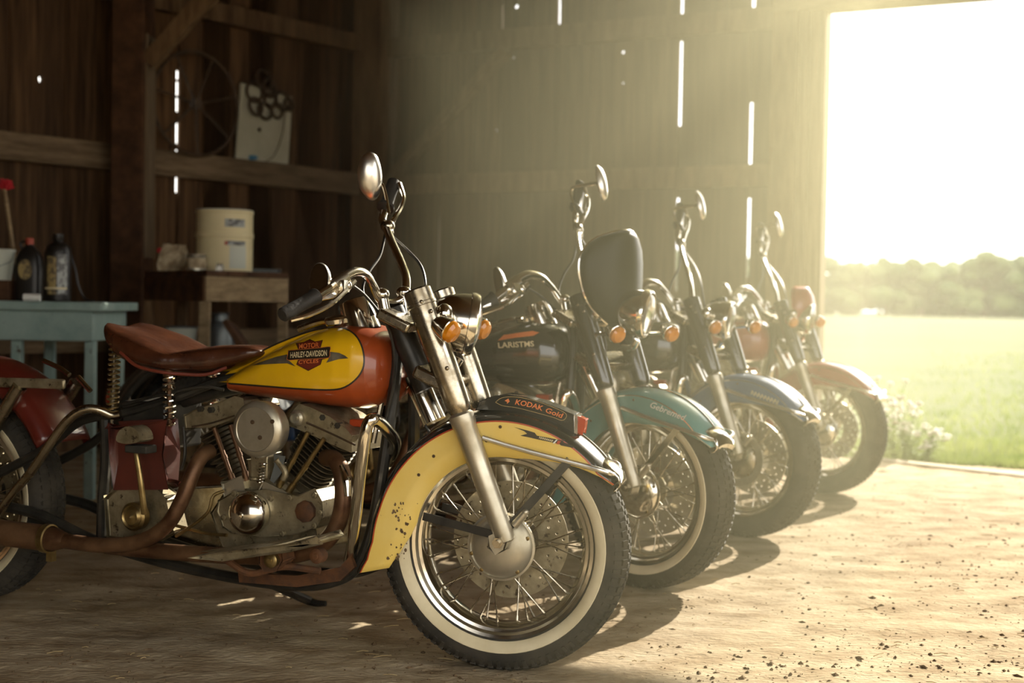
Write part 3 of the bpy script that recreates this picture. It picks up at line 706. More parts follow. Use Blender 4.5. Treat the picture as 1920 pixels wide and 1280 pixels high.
        obj('script_stripe', flat(c7([(1040, 718), (1085, 668), (1105, 672), (1062, 722)]), fend_pt, .0045), 'white_ink', fd, ang=0); obj('script_stripe', flat(c7([(1085, 725), (1110, 680), (1150, 690), (1125, 732)]), fend_pt, .0045), 'pin_red', fd, ang=0)
        g = G(); rn = random.Random(9)
        for k in range(46):
            cx, cy_ = rn.gauss(757, 13) - (k % 3) * 6, rn.uniform(942, 1050); r = rn.uniform(.8, 3.2); nn = 7
            pts = [(cx + r * rn.uniform(.5, 1.2) * math.cos(2 * math.pi * i / nn), cy_ + r * rn.uniform(.6, 1.6) * math.sin(2 * math.pi * i / nn)) for i in range(nn)]
            if all(math.hypot(p[0] - 942, p[1] - 1018) > 172 for p in pts): g.poly(pts, [], lambda a, b: fend_pt(a, b, .0014), lambda a, b: fend_pt(a, b, .0026))
        obj('mud_splatter', g, 'clod', fd, ang=0)['kind'] = 'stuff'
        # lamp pod with lettering on the fender crown
        pp = [(893, 768), (900, 752), (918, 744), (950, 740), (985, 745), (1020, 754), (1052, 766), (1078, 777), (1084, 790), (1080, 812), (1050, 797), (1010, 782), (970, 773), (930, 769)]
        YP = -.036
        pod = obj('fender_lamp', P('pod', lambda: G().prism(F2(pp, -.03), YP, .036)), 'black_paint', t, frame=FF, bevel=.007, bseg=3)
        pf = lambda a, b, l: Fr(a, b, YP - l)
        c8 = lambda L: [(890 + a / 7.111, 730 + b / 7.111) for a, b in L]
        obj('pinstripe', band(c8([(280, 170), (360, 115), (520, 100), (760, 140), (1000, 220), (1180, 300), (1225, 350), (1170, 410), (1050, 370), (800, 300), (560, 240), (380, 215)]), pf, .0016, .7), 'gold_line', pod, ang=0)
        obj('lettering', words('KODAK', (890 + 535 / 7.111, 730 + 197 / 7.111), (890 + 900 / 7.111, 730 + 285 / 7.111), 9.4, pf, .0018, .1, .03, arc=1.2), 'orange_ink', pod, ang=0)
        obj('lettering', words('Gold', (890 + 940 / 7.111, 730 + 300 / 7.111), (890 + 1165 / 7.111, 730 + 383 / 7.111), 9.0, pf, .0018, .1, .025), 'orange_ink', pod, ang=0)
        obj('arrow_mark', flat(c8([(398, 150), (450, 120), (468, 160), (430, 190), (432, 165)]), pf, .0018), 'orange_ink', pod, ang=0)
        obj('red_lens', P('podlens', lambda: G().prism(F2([(1080, 782), (1086, 783), (1095, 788), (1094, 800), (1090, 814), (1082, 812)], -.03), -.026, .026)), 'red_lens', pod, bevel=.003)
        obj('lens_rim', P('podrim', lambda: G().prism(F2([(1078, 777), (1083, 779), (1083, 813), (1078, 812)], -.03), -.038, .038)), 'chrome', pod, bevel=.002)
    elif S.get('script'):
        tx, tm = S['script']; pf2 = lambda a, b, l: Fr(a, b, -FY - l)
        obj('lettering', words(tx, (985, 817), (1085, 848), 15, pf2, .002, .3, .02), tm, fd, ang=0)
    if S.get('squiggle'):
        sq = [Fr(985 + k * 3.6, 826 + k * 1.15 + (6 if k % 3 == 0 else -6 if k % 3 == 1 else 1), -FY - .0045) for k in range(26)]
        obj('script_line', G().tube(sq, .0016, 5, 3), 'cream_ink', fd)
    # headlight
    hc = Fr(872, 606, 0); ha = nrm(V3(.94, .30, -.16))
    HF = FF @ Matrix.Translation((S.get('hlx', 0), 0, .03 if S.get('hlx') else 0)); ts_ = S.get('tsx', 0.); TF = FF @ Matrix.Translation((ts_, 0, -.25 * ts_))
    hl = obj('headlight', P('hbowl', lambda: G().lathe([(.012, -.098), (.034, -.094), (.055, -.078), (.070, -.052), (.079, -.02), (.082, .004)], hc, ha, 36, cap=True)), 'chrome', t, frame=HF)
    obj('headlight_rim', P('hrim', lambda: G().lathe([(.082, .004), (.086, .006), (.087, .016), (.083, .028), (.076, .031), (.074, .024)], hc, ha, 36)), 'chrome', hl)
    obj('headlight_lens', P('hlens', lambda: G().lathe([(.075, .024), (.06, .034), (.035, .041), (.0, .044)], hc, ha, 36)), 'glass', hl)
    obj('headlight_bracket', P('hbr', lambda: G().tube([Fr(862, 672, 0), Fr(848, 690, 0), Fr(820, 690, 0)], .012, 10, 4)), 'chrome', hl)
    for sd in (-1, 1):
        k = Fr(838, 618, -.17); k[1] = sd * .165; ta = nrm(V3(.86, -.25 * 1, -.42))
        ts = obj('turn_signal', P('ts%d_%d' % (sd, ts_ * 100), lambda: G().lathe([(.006, -.045), (.018, -.040), (.027, -.022), (.0315, .0), (.0325, .006), (.030, .008)], k, ta, 24, cap=True).tube([k + V3(-.02, 0, 0), V3(k[0] - .05 - ts_, sd * .11, k[2] - .01)], .008, 8, 0)), 'chrome', t, frame=TF)
        obj('amber_lens', P('tsl%d' % sd, lambda: G().lathe([(.030, .006), (.029, .018), (.022, .026), (.0, .030)], k, ta, 24)), 'amber', ts)
    obj('spot_lamp', P('spot', lambda: G().ell(Fr(833, 588, -.10), (.024, .024, .027)).cyl(Fr(833, 588, -.10), Fr(820, 600, -.09), .012)), 'chrome', t, frame=FF)
    for q, yy, hh in (((745, 600), 0, .030), ((812, 705), 0, .035)):
        c = Fr(*q, yy); obj('triple_clamp', P('tc%d' % q[0], lambda: G().box(c + V3(.03, 0, 0), (.10, .27, hh), np.array([[.9, 0, .42], [0, 1, 0], [-.42, 0, .9]]))), 'chrome_dirty', t, frame=FF, bevel=.008)
    obj('steering_neck', P('neck', lambda: G().cyl(Fr(735, 580, 0), Fr(800, 730, 0), .033, n=20)), 'black_metal', t, frame=FF)
    # bars, controls
    TALL = not first
    hb = obj('handlebar', P('bar', lambda: G().tube([Fr(531, 590, -.43), Fr(570, 570, -.37), Fr(612, 544, -.29), Fr(651, 515, -.20), Fr(672, 509, -.15), Fr(688, 516, -.10), Fr(700, 537, -.06), Fr(714, 562, -.035), Fr(735, 568, 0), Fr(757, 556, .035), Fr(762, 525, .07), Fr(754, 497, .13), Fr(735, 455, .21), Fr(724, 425, .28), Fr(718, 406, .31), Fr(740, 342, .40)], .0125, 12, 5)), 'chrome', t, frame=FF)
    obj('grip', P('gripr', lambda: G().lathe([(.0145, 0), (.018, .004), (.0185, .02), (.0175, .06), (.0185, .112), (.021, .118), (.021, .126), (.0135, .128)], Fr(529, 591, -.432), Fr(612, 544, -.29) - Fr(529, 591, -.432), 20, cap=True)), 'grip_rubber', hb)
    obj('grip', P('gripl', lambda: G().lathe([(.015, 0), (.0195, .004), (.020, .02), (.019, .06), (.020, .10), (.026, .106), (.026, .116), (.0135, .118)], Fr(739, 340, .405), Fr(716, 410, .30) - Fr(739, 340, .405), 20, cap=True)), 'grip_rubber', hb)
    obj('switch_housing', P('swh', lambda: G().cyl(Fr(622, 539, -.27), Fr(645, 523, -.215), .021, n=16).box(Fr(640, 536, -.24), (.03, .04, .03)).tube([Fr(600, 558, -.30), Fr(640, 548, -.24), Fr(664, 528, -.18)], .009, 8, 4).ell(Fr(650, 535, -.22), (.014, .014, .014))), 'chrome', hb)
    obj('lever', P('levl', lambda: G().tube([Fr(748, 344, .39), Fr(756, 370, .37), Fr(752, 388, .35), Fr(742, 405, .31), Fr(732, 420, .29)], [.009, .007, .009], 8, 5)), 'chrome', hb)
    obj('lever', P('levr', lambda: G().tube([Fr(545, 600, -.43), Fr(580, 590, -.40), Fr(620, 570, -.33), Fr(648, 545, -.25)], [.006, .007], 8, 5)), 'chrome', hb)
    obj('perch', P('perch', lambda: G().ell(Fr(727, 424, .28), (.022, .02, .02)).ell(Fr(731, 436, .27), (.012, .012, .014))), 'chrome_dirty', hb)
    for nm, (c, y, rxp, ryp, tilt, nv) in {'a': ((694, 328), .33, 23, 46, 14, (-.50, .85, .1)) if first else ((806, 338), .35, 22, 34, 14, (-.85, -.35, .1)), 'b': ((597, 523), -.27, 19, 29, 24, (-.30, -.95, .1))}.items():
        cc = Fr(*c, y); nvv = nrm(V3(*nv)); u, v, _ = basis(nvv); sc_ = 1 / 690.
        def mir():
            rows = []
            for r, h in ((1, 0), (1.03, .004), (1, .008), (.85, .018), (.55, .026), (.2, .029), (0.01, .03)):
                row = []
                for k in range(28):
                    a = 2 * math.pi * k / 28; x, z = r * math.cos(a) * rxp * 1.15 * sc_, r * math.sin(a) * ryp * sc_; x += .25 * z; z += -.2 * abs(x)
                    ct, st = math.cos(R_(tilt)), math.sin(R_(tilt)); row.append(cc + u * (x * ct - z * st) * 1 + v * (x * st + z * ct) - nvv * h)
                rows.append(row)
            return G().grid(rows, 0, True)
        mr = obj('mirror', P('mir' + nm, mir), 'mirror_shell', t, frame=FF)
        def mgl():
            g = G(); TMP = mir(); ring = TMP.v[:28]; ring = [V3(*p) * .97 + cc * .03 + nvv * .001 for p in ring]
            return g.add(ring, [tuple(range(28))])
        obj('mirror_glass', P('mgl' + nm, mgl), 'mirror_glass', mr, ang=0)
        e = Fr(720, 352, .34) if nm == 'a' else Fr(628, 535, -.26)
        e2 = Fr(730, 400, .30) if nm == 'a' else Fr(634, 536, -.25)
        obj('mirror_stem', P('mst' + nm, lambda: G().tube([cc - nvv * .02, (cc + e) / 2 + V3(0, 0, .002), e, e2], .0055, 8, 4)), 'chrome', mr)
    for q, mt in (([(732, 440, .26), (765, 470, .2), (790, 500, .12), (798, 540, .06), (792, 590, .05)], 'black_metal'), ([(722, 440, .27), (712, 480, .2), (692, 510, .12), (680, 545, .06), (700, 590, .03)], 'black_metal'), ([(655, 530, -.2), (690, 560, -.12), (730, 620, -.06), (740, 700, -.05), (720, 800, -.05)], 'black_metal'), ([(795, 600, .05), (812, 680, .06), (790, 780, .06), (850, 860, .08)], 'black_metal')):
        obj('cable', P('cab%d%d' % (q[0][0], q[0][1]), lambda: G().tube([Fr(*p) for p in q], .0042, 8, 6)), mt, t, frame=FF)
    TALL = False
    for q in ((716, 552, -.035), (757, 548, .035)):
        obj('riser', P('ris%d' % q[0], lambda: G().cyl(Fr(*q), Fr(q[0] + 8, 592, q[2] * .9), .016, n=14).ell(Fr(*q), (.022, .02, .018))), 'chrome', t, frame=FF)
    obj('speedometer', P('speedo', lambda: G().lathe([(.050, -.05), (.049, .0), (.046, .035), (.044, .042), (.036, .046), (.0, .048)], B(672, 592, -.02), V3(-.38, 0, .92), 28)), 'chrome', t)
    if S.get('shield'): S['shield'](t, FF)
    # ------------ tank
    tk = obj('fuel_tank', P('tank', tank_mesh, 60), S['tank'], t)
    if first:
        pan = [(404, 715), (440, 690), (500, 655), (556, 631), (600, 618), (636, 615), (662, 626), (677, 650), (681, 680), (672, 703), (650, 722), (622, 729), (560, 727), (480, 721)]
        obj('tank_panel', patch(pan, on_tank, .0022), 'yellow_paint', tk, ang=180); obj('panel_border', band(pan, on_tank, .0024, 3.2), 'badge_dark', tk, ang=180)
        obj('badge_wing', flat(cz([(455, 530), (600, 480), (700, 446), (800, 425), (815, 480), (880, 540), (800, 510), (650, 515)]), on_tank, .0034), 'badge_metal', tk, ang=0)
        obj('badge_wing', flat(cz([(1205, 400), (1290, 410), (1345, 435), (1380, 462), (1290, 470), (1170, 505), (1200, 455)]), on_tank, .0034), 'badge_metal', tk, ang=0)
        sh = [(880, 318), (955, 308), (1015, 281), (1065, 303), (1139, 288), (1117, 362), (1212, 350), (1200, 458), (1133, 475), (1118, 522), (1000, 582), (887, 522), (903, 477), (801, 480), (808, 386), (905, 376)]
        c = (1005, 430); obj('badge_shield', flat(cz(sh), on_tank, .0042), 'badge_dark', tk, ang=0)
        ins = lambda L, cx, cy, f: [(cx + (a - cx) * f, cy + (b - cy) * (f - .04)) for a, b in L]
        obj('badge_field', flat(cz(ins([(880, 318), (955, 308), (1015, 281), (1065, 303), (1139, 288), (1117, 362), (905, 376)], 1010, 332, .93)), on_tank, .0048), 'badge_red', tk, ang=0)
        obj('badge_field', flat(cz(ins([(903, 477), (1133, 465), (1118, 522), (1000, 582), (887, 522)], 1008, 515, .93)), on_tank, .0048), 'badge_red', tk, ang=0)
        obj('badge_frame', band(cz([(812, 390), (905, 382), (1010, 373), (1110, 364), (1206, 355), (1202, 400), (1194, 453), (1100, 462), (1000, 468), (900, 472), (806, 476), (808, 430)]), on_tank, .0050, .7), 'orange_ink', tk, ang=0)
        L_ = lambda s_, a, b, h, mt, bd: obj('badge_lettering', words(s_, cz([a])[0], cz([b])[0], h, on_tank, .0056, .12, bd), mt, tk, ang=0)
        L_('MOTOR', (912, 372), (1100, 356), 9.0, 'orange_ink', .02); L_('HARLEY-DAVIDSON', (830, 458), (1180, 436), 10.4, 'cream_ink', .03); L_('CYCLES', (910, 515), (1098, 504), 6.6, 'orange_ink', .02)
    elif S.get('tanktext'):
        obj('tank_flame', flat([(560, 654), (575, 640), (610, 634), (640, 630), (655, 634), (640, 642), (605, 646), (580, 650)], on_tank, .0016), 'orange_ink', tk, ang=0)
        obj('lettering', words('LARISTMS', (560, 672), (640, 668), 13, on_tank, .0018, 0, .03), 'cream_ink', tk, ang=0)
    cp = B(632, 600, -.055); obj('fuel_cap', P('cap', lambda: G().lathe([(.030, -.012), (.034, -.008), (.036, .004), (.032, .010), (.012, .013), (0, .0135)], cp, (-.1, -.15, 1), 28)), 'chrome', tk)
    obj('tank_strip', P('strip', lambda: G().tube([B(560, 617, -.04), B(600, 603, -.04), B(640, 600, -.03), B(680, 612, -.02), B(700, 632, -.02)], .010, 8, 5)), 'chrome_dirty', tk)
    # ------------ seat
    def seat():
        D = [(194, 602, 612, .085), (205, 603, 640, .125), (230, 611, 672, .15), (262, 623, 688, .16), (295, 640, 697, .155), (320, 652, 700, .145), (345, 649, 702, .125), (380, 646, 702, .105), (415, 645, 693, .085), (445, 646, 680, .07), (462, 652, 671, .055), (469, 659, 664, .03)]
        rows = []; n = 28
        for a, tp, bt, w_ in D:
            p0, p1 = B(a, tp, -.06), B(a, bt, -.10); x = B(a, (tp + bt) / 2, -.10)[0]; zc, h = (p0[2] + p1[2]) / 2, (p0[2] - p1[2]) / 2; row = []
            for k in range(n):
                th = 2 * math.pi * k / n; c_, s_ = math.cos(th), math.sin(th); yy = w_ * math.copysign(abs(c_) ** .75, c_); dip = .016 * (1 - min(1, abs(yy) / w_)) * (s_ > 0) * (1 if a < 380 else .2)
                row.append((x, yy, zc + h * math.copysign(abs(s_) ** .6, s_) - dip))
            rows.append(row)
        rows = [[tuple(c) for c in r] for r in np.array(catmull([np.array(r).ravel() for r in rows], 4)).reshape(-1, n, 3)]
        g = G().grid(rows, 0, True); g.f.append(tuple(range(n))); g.m.append(0); q = len(g.v) - n; g.f.append(tuple(q + k for k in range(n))); g.m.append(0); return g
    se = obj('seat', P('seat', seat, 60), 'leather', t)
    obj('seat_lip', P('slip', lambda: G().tube([B(226, 660, -.155), B(255, 685, -.165), B(300, 697, -.158), B(340, 701, -.135), B(385, 702, -.11), B(425, 689, -.085)], .005, 8, 5)), 'leather_lip', se)
    obj('seat_nose_clip', P('snc', lambda: G().ell(B(455, 664, -.06), (.012, .01, .008))), 'chrome', se)
    for sd in (-1, 1):
        k = lambda a, b: V3(B(a, b, -.13)[0], sd * .13, B(a, b, -.13)[2])
        obj('seat_spring', P('sp%d' % sd, lambda: coil(k(216, 640), k(211, 770), .016, 14, .0032)), 'brass_dirty', t); obj('spring_rod', P('spr%d' % sd, lambda: G().cyl(k(216, 632), k(210, 800), .005, n=8)), 'chrome_dirty', t)
        k2 = lambda a, b: V3(B(a, b, -.11)[0], sd * .11, B(a, b, -.11)[2])
        obj('seat_spring', P('sq%d' % sd, lambda: coil(k2(317, 703), k2(318, 802), .016, 9, .0035)), 'chrome', t); obj('spring_post', P('sqr%d' % sd, lambda: G().cyl(k2(316, 672), k2(317, 706), .013, n=12).cyl(k2(317, 700), k2(319, 806), .006, n=8)), 'rust_pipe', t)
    # ------------ frame
    fm = G()
    for sd in (-1, 1):
        q = lambda a, b, y=.09: V3(B(a, b, -y)[0], sd * y, B(a, b, -y)[2])
        fm.tube([q(745, 610, .02), q(742, 700, .05), q(722, 850, .085), q(700, 980, .09), q(672, 1058, .09), q(630, 1088, .09), q(560, 1097, .09), q(450, 1084, .09), q(300, 1052, .09), q(170, 1010, .10), q(60, 960, .11), V3(-WBASE + .02, sd * .115, RT)], .0165, 10, 6)
        fm.tube([V3(-WBASE + .02, sd * .115, RT + .01), q(70, 850, .11), q(150, 790, .10), q(240, 772, .09), q(330, 745, .07), q(420, 712, .05), q(560, 690, .03)], .0145, 10, 6)
        fm.tube([q(196, 775, .09), q(198, 860, .09), q(192, 940, .09), q(190, 1010, .09)], .016, 10, 5)
    fm.tube([B(735, 640, 0), B(600, 690, 0), B(400, 735, 0), B(260, 775, 0)], .022, 12, 5)
    obj('frame', fm, S['frame'], t)
    # ------------ engine
    ou = B2([(412, 938), (440, 921), (500, 919), (560, 928), (592, 917), (607, 938), (609, 966), (598, 988), (560, 1001), (500, 1003), (440, 1000), (420, 987), (410, 958)], -.15)
    obj('timing_cover', P('timc', lambda: G().prism(ou, -.155, -.05)), 'alu_dirty', t, bevel=.008)
    tcv = obj('crankcase', P('case', lambda: G().lathe([(.11, -.13), (.125, -.115), (.13, -.02), (.13, .06), (.11, .13)], B(500, 968, -.1) * V3(1, 0, 1), (0, 1, 0), 36, cap=True).prism(B2([(440, 900), (545, 905), (590, 940), (600, 1030), (430, 1040), (400, 960)], -.1), -.11, .10)), 'alu_dirty', t, bevel=.004)
    dm = B(466, 962, -.17); obj('cover_dome', P('dome', lambda: G().lathe([(.060, .012), (.061, .0), (.057, -.014), (.046, -.028), (.028, -.038), (.011, -.042), (.010, -.047), (.0, -.048)], dm, (0, 1, 0), 36)), 'chrome', tcv)
    obj('oil_pump_cap', P('opc', lambda: G().lathe([(.030, .0), (.030, -.012), (.022, -.017), (0, -.018)], B(575, 958, -.155), (0, 1, 0), 9)), 'rust', tcv)
    for q in ((507, 934), (544, 933), (590, 928), (600, 960), (590, 985), (420, 970), (530, 1000), (440, 925)): obj('cover_screw', P('cscr', lambda: G().lathe([(.009, .004), (.009, -.005), (.005, -.006), (.004, -.003), (0, -.003)], ax=(0, 1, 0), n=10)), 'alu_dirty', tcv, frame=Matrix.Translation(B(*q, -.158)))
    obj('tappet_block', P('tb1', lambda: G().prism(B2([(428, 903), (463, 893), (468, 917), (434, 926)], -.12), -.15, -.08)), 'alu_pale', t, bevel=.005); obj('tappet_block', P('tb2', lambda: G().prism(B2([(497, 918), (506, 903), (545, 922), (534, 940)], -.12), -.15, -.08)), 'alu_pale', t, bevel=.005)
    obj('cylinder', P('cyl1', lambda: cylinder_mesh((446, 908), (404, 800), -.05, .070)), 'fin_metal', t, ang=30); obj('cylinder', P('cyl2', lambda: cylinder_mesh((547, 912), (612, 812), -.05, .076, 13)), 'fin_metal', t, ang=30)
    r1 = obj('rocker_box', P('rb1', lambda: G().prism(B2([(356, 803), (354, 778), (372, 768), (420, 752), (448, 744), (462, 748), (468, 762), (455, 778), (442, 788), (400, 798)], -.09), -.11, .06)), 'alu_dirty', t, bevel=.008)
    r2 = obj('rocker_box', P('rb2', lambda: G().prism(B2([(548, 795), (556, 772), (572, 756), (596, 764), (630, 780), (660, 802), (670, 815), (669, 846), (640, 834), (600, 816), (572, 804)], -.09), -.12, .06)), 'alu_dirty', t, bevel=.008)
    obj('rocker_end', P('re2', lambda: G().lathe([(.020, .02), (.021, -.014), (.015, -.02), (.014, -.014), (.006, -.014), (.005, -.022), (0, -.022)], B(560, 783, -.12), (0, 1, 0), 24)), 'alu_pale', r2)
    for rb, q in ((r1, (398, 768)), (r1, (378, 766)), (r2, (608, 782)), (r2, (636, 797))): obj('box_bolt', P('rbb', lambda: G().cyl((0, .01, .0), (0, -.012, 0), .009, n=6)), 'black_metal', rb, frame=Matrix.Translation(B(*q, -.112)))
    obj('rocker_seam', P('rs1', lambda: G().tube([B(360, 800, -.110), B(400, 792, -.110), B(440, 779, -.110)], .003, 6, 3)), 'iron_dark', r1); obj('rocker_seam', P('rs2', lambda: G().tube([B(575, 792, -.120), B(620, 812, -.120), B(666, 834, -.120)], .003, 6, 3)), 'iron_dark', r2)
    for k, (a, b, y) in enumerate((((402, 803), (438, 905), -.125), ((432, 797), (464, 901), -.125), ((578, 810), (523, 912), -.13), ((608, 822), (541, 922), -.13))):
        p, q = B(*a, y), B(*b, y); m_ = (p + q) / 2; obj('pushrod', P('push%d' % k, lambda: G().cyl(p, q, .0068, n=12).cyl(m_, m_ + (q - p) * .06, .0085, n=12).cyl(q - (q - p) * .16, q, .0095, n=12)), 'brass_dirty' if k > 1 else 'rust_pipe', t)
    ac = B(494, 803, -.20); acl = obj('air_cleaner', P('airc', lambda: G().lathe([(.060, .035), (.074, .012), (.0765, -.018), (.0778, -.024), (.0765, -.031), (.070, -.038), (.060, -.0415), (.058, -.040), (0, -.040)], ac, (0, 1, 0), 48)), 'alu_pale', t)
    for q in ((474, 791), (511, 790), (488, 820)): obj('cleaner_screw', P('acs', lambda: G().lathe([(.006, .002), (.006, -.003), (.002, -.0035), (0, -.001)], ax=(0, 1, 0), n=10)), 'iron_dark', acl, frame=Matrix.Translation(B(*q, -.240)))
    cb = obj('carburetor', P('carb', lambda: G().box(B(500, 870, -.12), (.055, .08, .07)).cyl(B(478, 860, -.13), B(480, 900, -.13), .02).tube([B(520, 862, -.15), B(535, 885, -.15), B(530, 900, -.15)], .010, 8, 3)), 'alu_dirty', t, bevel=.004)
    obj('carb_spring', P('cbs', lambda: coil(B(494, 866, -.16), B(488, 905, -.16), .010, 7, .0026)), 'chrome', cb); obj('bracket_plate', P('cbp', lambda: G().prism(B2([(515, 850), (535, 855), (530, 885), (515, 905), (508, 900), (516, 872)], -.15), -.155, -.15)), 'grey_metal', cb)
    obj('gearbox', P('gbox', lambda: G().prism(B2([(215, 930), (240, 905), (300, 905), (330, 930), (345, 990), (300, 1010), (220, 1000)], -.1), -.14, -.09)), 'alu_dirty', t, bevel=.012)
    obj('oil_tank', P('oilt', lambda: G().prism(B2([(222, 800), (318, 796), (324, 850), (320, 905), (232, 906), (224, 850)], -.12), -.15, -.10)), 'oil_red' if first else 'black_paint', t, bevel=.016, bseg=3)
    obj('primary_cover', P('prim', lambda: G().prism(B2([(300, 920), (430, 915), (560, 930), (590, 990), (520, 1030), (330, 1030), (250, 1000), (250, 940)], .1), .12, .19)), 'chrome_dirty', t, bevel=.02)
    ks = obj('kick_starter', P('kick', lambda: G().tube([B(253, 838, -.22), B(262, 890, -.22), B(268, 940, -.21), B(271, 962, -.20)], [.0075, .010], 10, 4).lathe([(.040, .02), (.041, -.004), (.034, -.010), (.030, -.006), (.022, -.014), (.012, -.014), (0, -.02)], B(251, 968, -.18), (0, 1, 0), 32)), 'brass_dirty', t)
    obj('kick_pedal', P('kickp', lambda: G().poly([(B(257 + 22 * math.cos(a), 822 - 25 * math.sin(a) * (1 if math.sin(a) > 0 else .3), -.22)[0], B(257 + 22 * math.cos(a), 822 - 25 * math.sin(a) * (1 if math.sin(a) > 0 else .3), -.22)[2]) for a in (2 * math.pi * i / 24 for i in range(24))], [], lambda x, z: (x, -.26, z), lambda x, z: (x, -.20, z))), 'alu_dirty', ks, bevel=.006); obj('pedal_base', P('kickb', lambda: G().box(B(264, 841, -.22), (.075, .05, .022))), 'rubber', ks, bevel=.004)
    # ------------ exhaust
    ex = obj('exhaust_pipe', P('ex1', lambda: G().tube([B(395, 845, -.10), B(378, 856, -.14), B(362, 885, -.17), B(342, 935, -.19), B(312, 985, -.20), B(262, 1015, -.20), B(190, 1022, -.20), B(95, 1010, -.20), B(20, 1003, -.20)], [.021, .0225], 16, 6)), 'rust_pipe', t)
    obj('exhaust_pipe', P('ex2', lambda: G().tube([B(612, 858, -.08), B(628, 862, -.12), B(641, 888, -.15), B(643, 940, -.16), B(632, 985, -.16), B(606, 1018, -.17), B(550, 1040, -.18), B(440, 1042, -.18), B(300, 1033, -.18), B(200, 1024, -.18)], [.024, .023], 16, 6)), 'rust_pipe', t)
    obj('pipe_shield', P('ex3', lambda: G().tube([B(640, 872, -.178), B(650, 900, -.186), B(653, 930, -.19)], [.006, .012, .009], 10, 5)), 'chrome', t)
    mu = obj('muffler', P('muff', lambda: G().lathe([(.022, -.05), (.034, -.01), (.038, .03), (.040, .55), (.034, .60), (.022, .62)], B(98, 1010, -.20), V3(-1, 0, .015), 24, cap=True)), 'rust_pipe', t); obj('muffler_clamp', P('mcl', lambda: G().lathe([(.038, .0), (.043, .002), (.043, .022), (.038, .024)], B(96, 1010, -.20), V3(-1, 0, .015), 24).box(B(96, 1042, -.2), (.02, .02, .03))), 'brass_dirty', mu)
    # ------------ guards, boards, stands
    obj('crash_bar', P('crash', lambda: G().tube([B(655, 1050, -.09), B(662, 1015, -.16), B(668, 960, -.22), B(675, 890, -.26), B(684, 825, -.28), B(690, 795, -.28), B(700, 786, -.27), B(716, 795, -.22), B(736, 818, -.14), B(741, 832, -.10), B(736, 850, -.07), B(728, 866, -.04)], .0165, 14, 6)), 'chrome', t)
    if first or S.get('crashfar'):
        obj('crash_bar', P('crashf', lambda: G().tube([q * V3(1, -1, 1) for q in (B(655, 1050, -.09), B(662, 1015, -.16), B(668, 960, -.22), B(675, 890, -.26), B(684, 825, -.28), B(690, 795, -.28), B(700, 786, -.27), B(716, 795, -.22), B(736, 818, -.14), B(741, 832, -.10))], .0165, 12, 5)), 'chrome', t)
    obj('frame_lug', P('lug', lambda: G().box(B(678, 792, -.05), (.05, .05, .02))), 'pin_red', t, bevel=.003)
    z0 = B(480, 1020, -.26)[2]
    def fboard():
        pts = [(420, 1030), (450, 1018), (520, 1008), (585, 1000), (608, 1008), (612, 1016), (600, 1022), (560, 1034), (500, 1042), (440, 1044), (380, 1042)]
        pr_ = B2([(372, 1041), (430, 1030), (500, 1022), (570, 1012), (606, 1006), (613, 1014), (600, 1020), (560, 1030), (500, 1038), (430, 1044)], -.30)
        return G().prism(pr_, -.335, -.215)
    fb = obj('floorboard', P('fboard', fboard), 'alu_dirty', t, bevel=.006); obj('board_bracket', P('fbb', lambda: G().prism(B2([(490, 1035), (530, 1028), (535, 1050), (520, 1068), (500, 1068), (490, 1055)], -.25), -.26, -.18)), 'rust', fb, bevel=.004)
    for q in ((509, 1050), (595, 1042)): obj('board_bolt', P('fbo%d' % q[0], lambda: G().lathe([(.020, .02), (.020, -.006), (.013, -.010), (.008, -.010), (.007, -.014), (0, -.014)], B(*q, -.27), (0, 1, 0), 20)), 'brass_dirty' if q[0] < 550 else 'rust', fb)
    obj('brake_pedal', P('bpd', lambda: G().tube([B(425, 1050, -.25), B(470, 1075, -.24), B(530, 1062, -.22), B(600, 1070, -.2)], .010, 8, 5).box(B(424, 1046, -.26), (.035, .06, .012))), 'rust', t)
    obj('skid_plate', P('skid', lambda: G().prism(B2([(450, 1072), (560, 1078), (640, 1062), (660, 1040), (668, 1062), (640, 1088), (560, 1099), (452, 1090)], -.12), -.13, -.115)), 'rust', t, ang=0)
    gz = B(516, 1097, .10); ft = np.array([*((np.linalg.inv(rotm(YB1)) @ (ground(580, 1138) - O1))[:2]), .008])
    gd = nrm(ft - gz); obj('kickstand', P('kst', lambda: G().tube([gz - gd * .04, gz + gd * .02, ft + V3(0, 0, .012)], .014, 10, 3).tube([ft + V3(-.006, 0, .012), ft + V3(.03, -.01, .010), ft + V3(.065, -.01, .012)], [.013, .009], 10, 3)), 'black_metal', t)
    for q in ([(330, 1005, -.16), (360, 985, -.17), (390, 960, -.18), (400, 930, -.17), (420, 920, -.16)], [(225, 760, -.1), (300, 740, -.1), (380, 725, -.09), (420, 730, -.07)], [(345, 800, -.1), (347, 850, -.11), (340, 880, -.11)], [(330, 985, -.14), (390, 1000, -.15), (425, 1003, -.15)]):
        obj('hose', P('hose%d%d' % q[0][:2], lambda: G().tube([B(*p) for p in q], .005, 8, 5)), 'brass_dirty' if q[0][0] in (330,) else 'black_metal', t)
    obj('battery_box', P('bat', lambda: G().box(V3(-1.12, 0, .60), (.16, .18, .14))), 'black_metal', t, bevel=.01)
    obj('regulator_can', P('reg', lambda: G().cyl(B(782, 716, .02), B(815, 790, .02), .034, n=24).cyl(B(776, 705, .02), B(783, 718, .02), .037, n=24)), 'chrome', t)
    for k, (a, b) in enumerate((((728, 690), (700, 830)), ((748, 680), (716, 900)))): obj('wiring_tube', P('wt%d' % k, lambda: G().tube([B(*a, -.03), B(*b, -.05)], .008, 8, 0)), 'chrome_dirty' if k == 0 else 'black_metal', t)
    # ------------ rear
    wheel(t, 'rear_wheel', (-WBASE, 0, RT), I, S['ww'] or S.get('rww', True), True, 'far', 'alu_dirty')
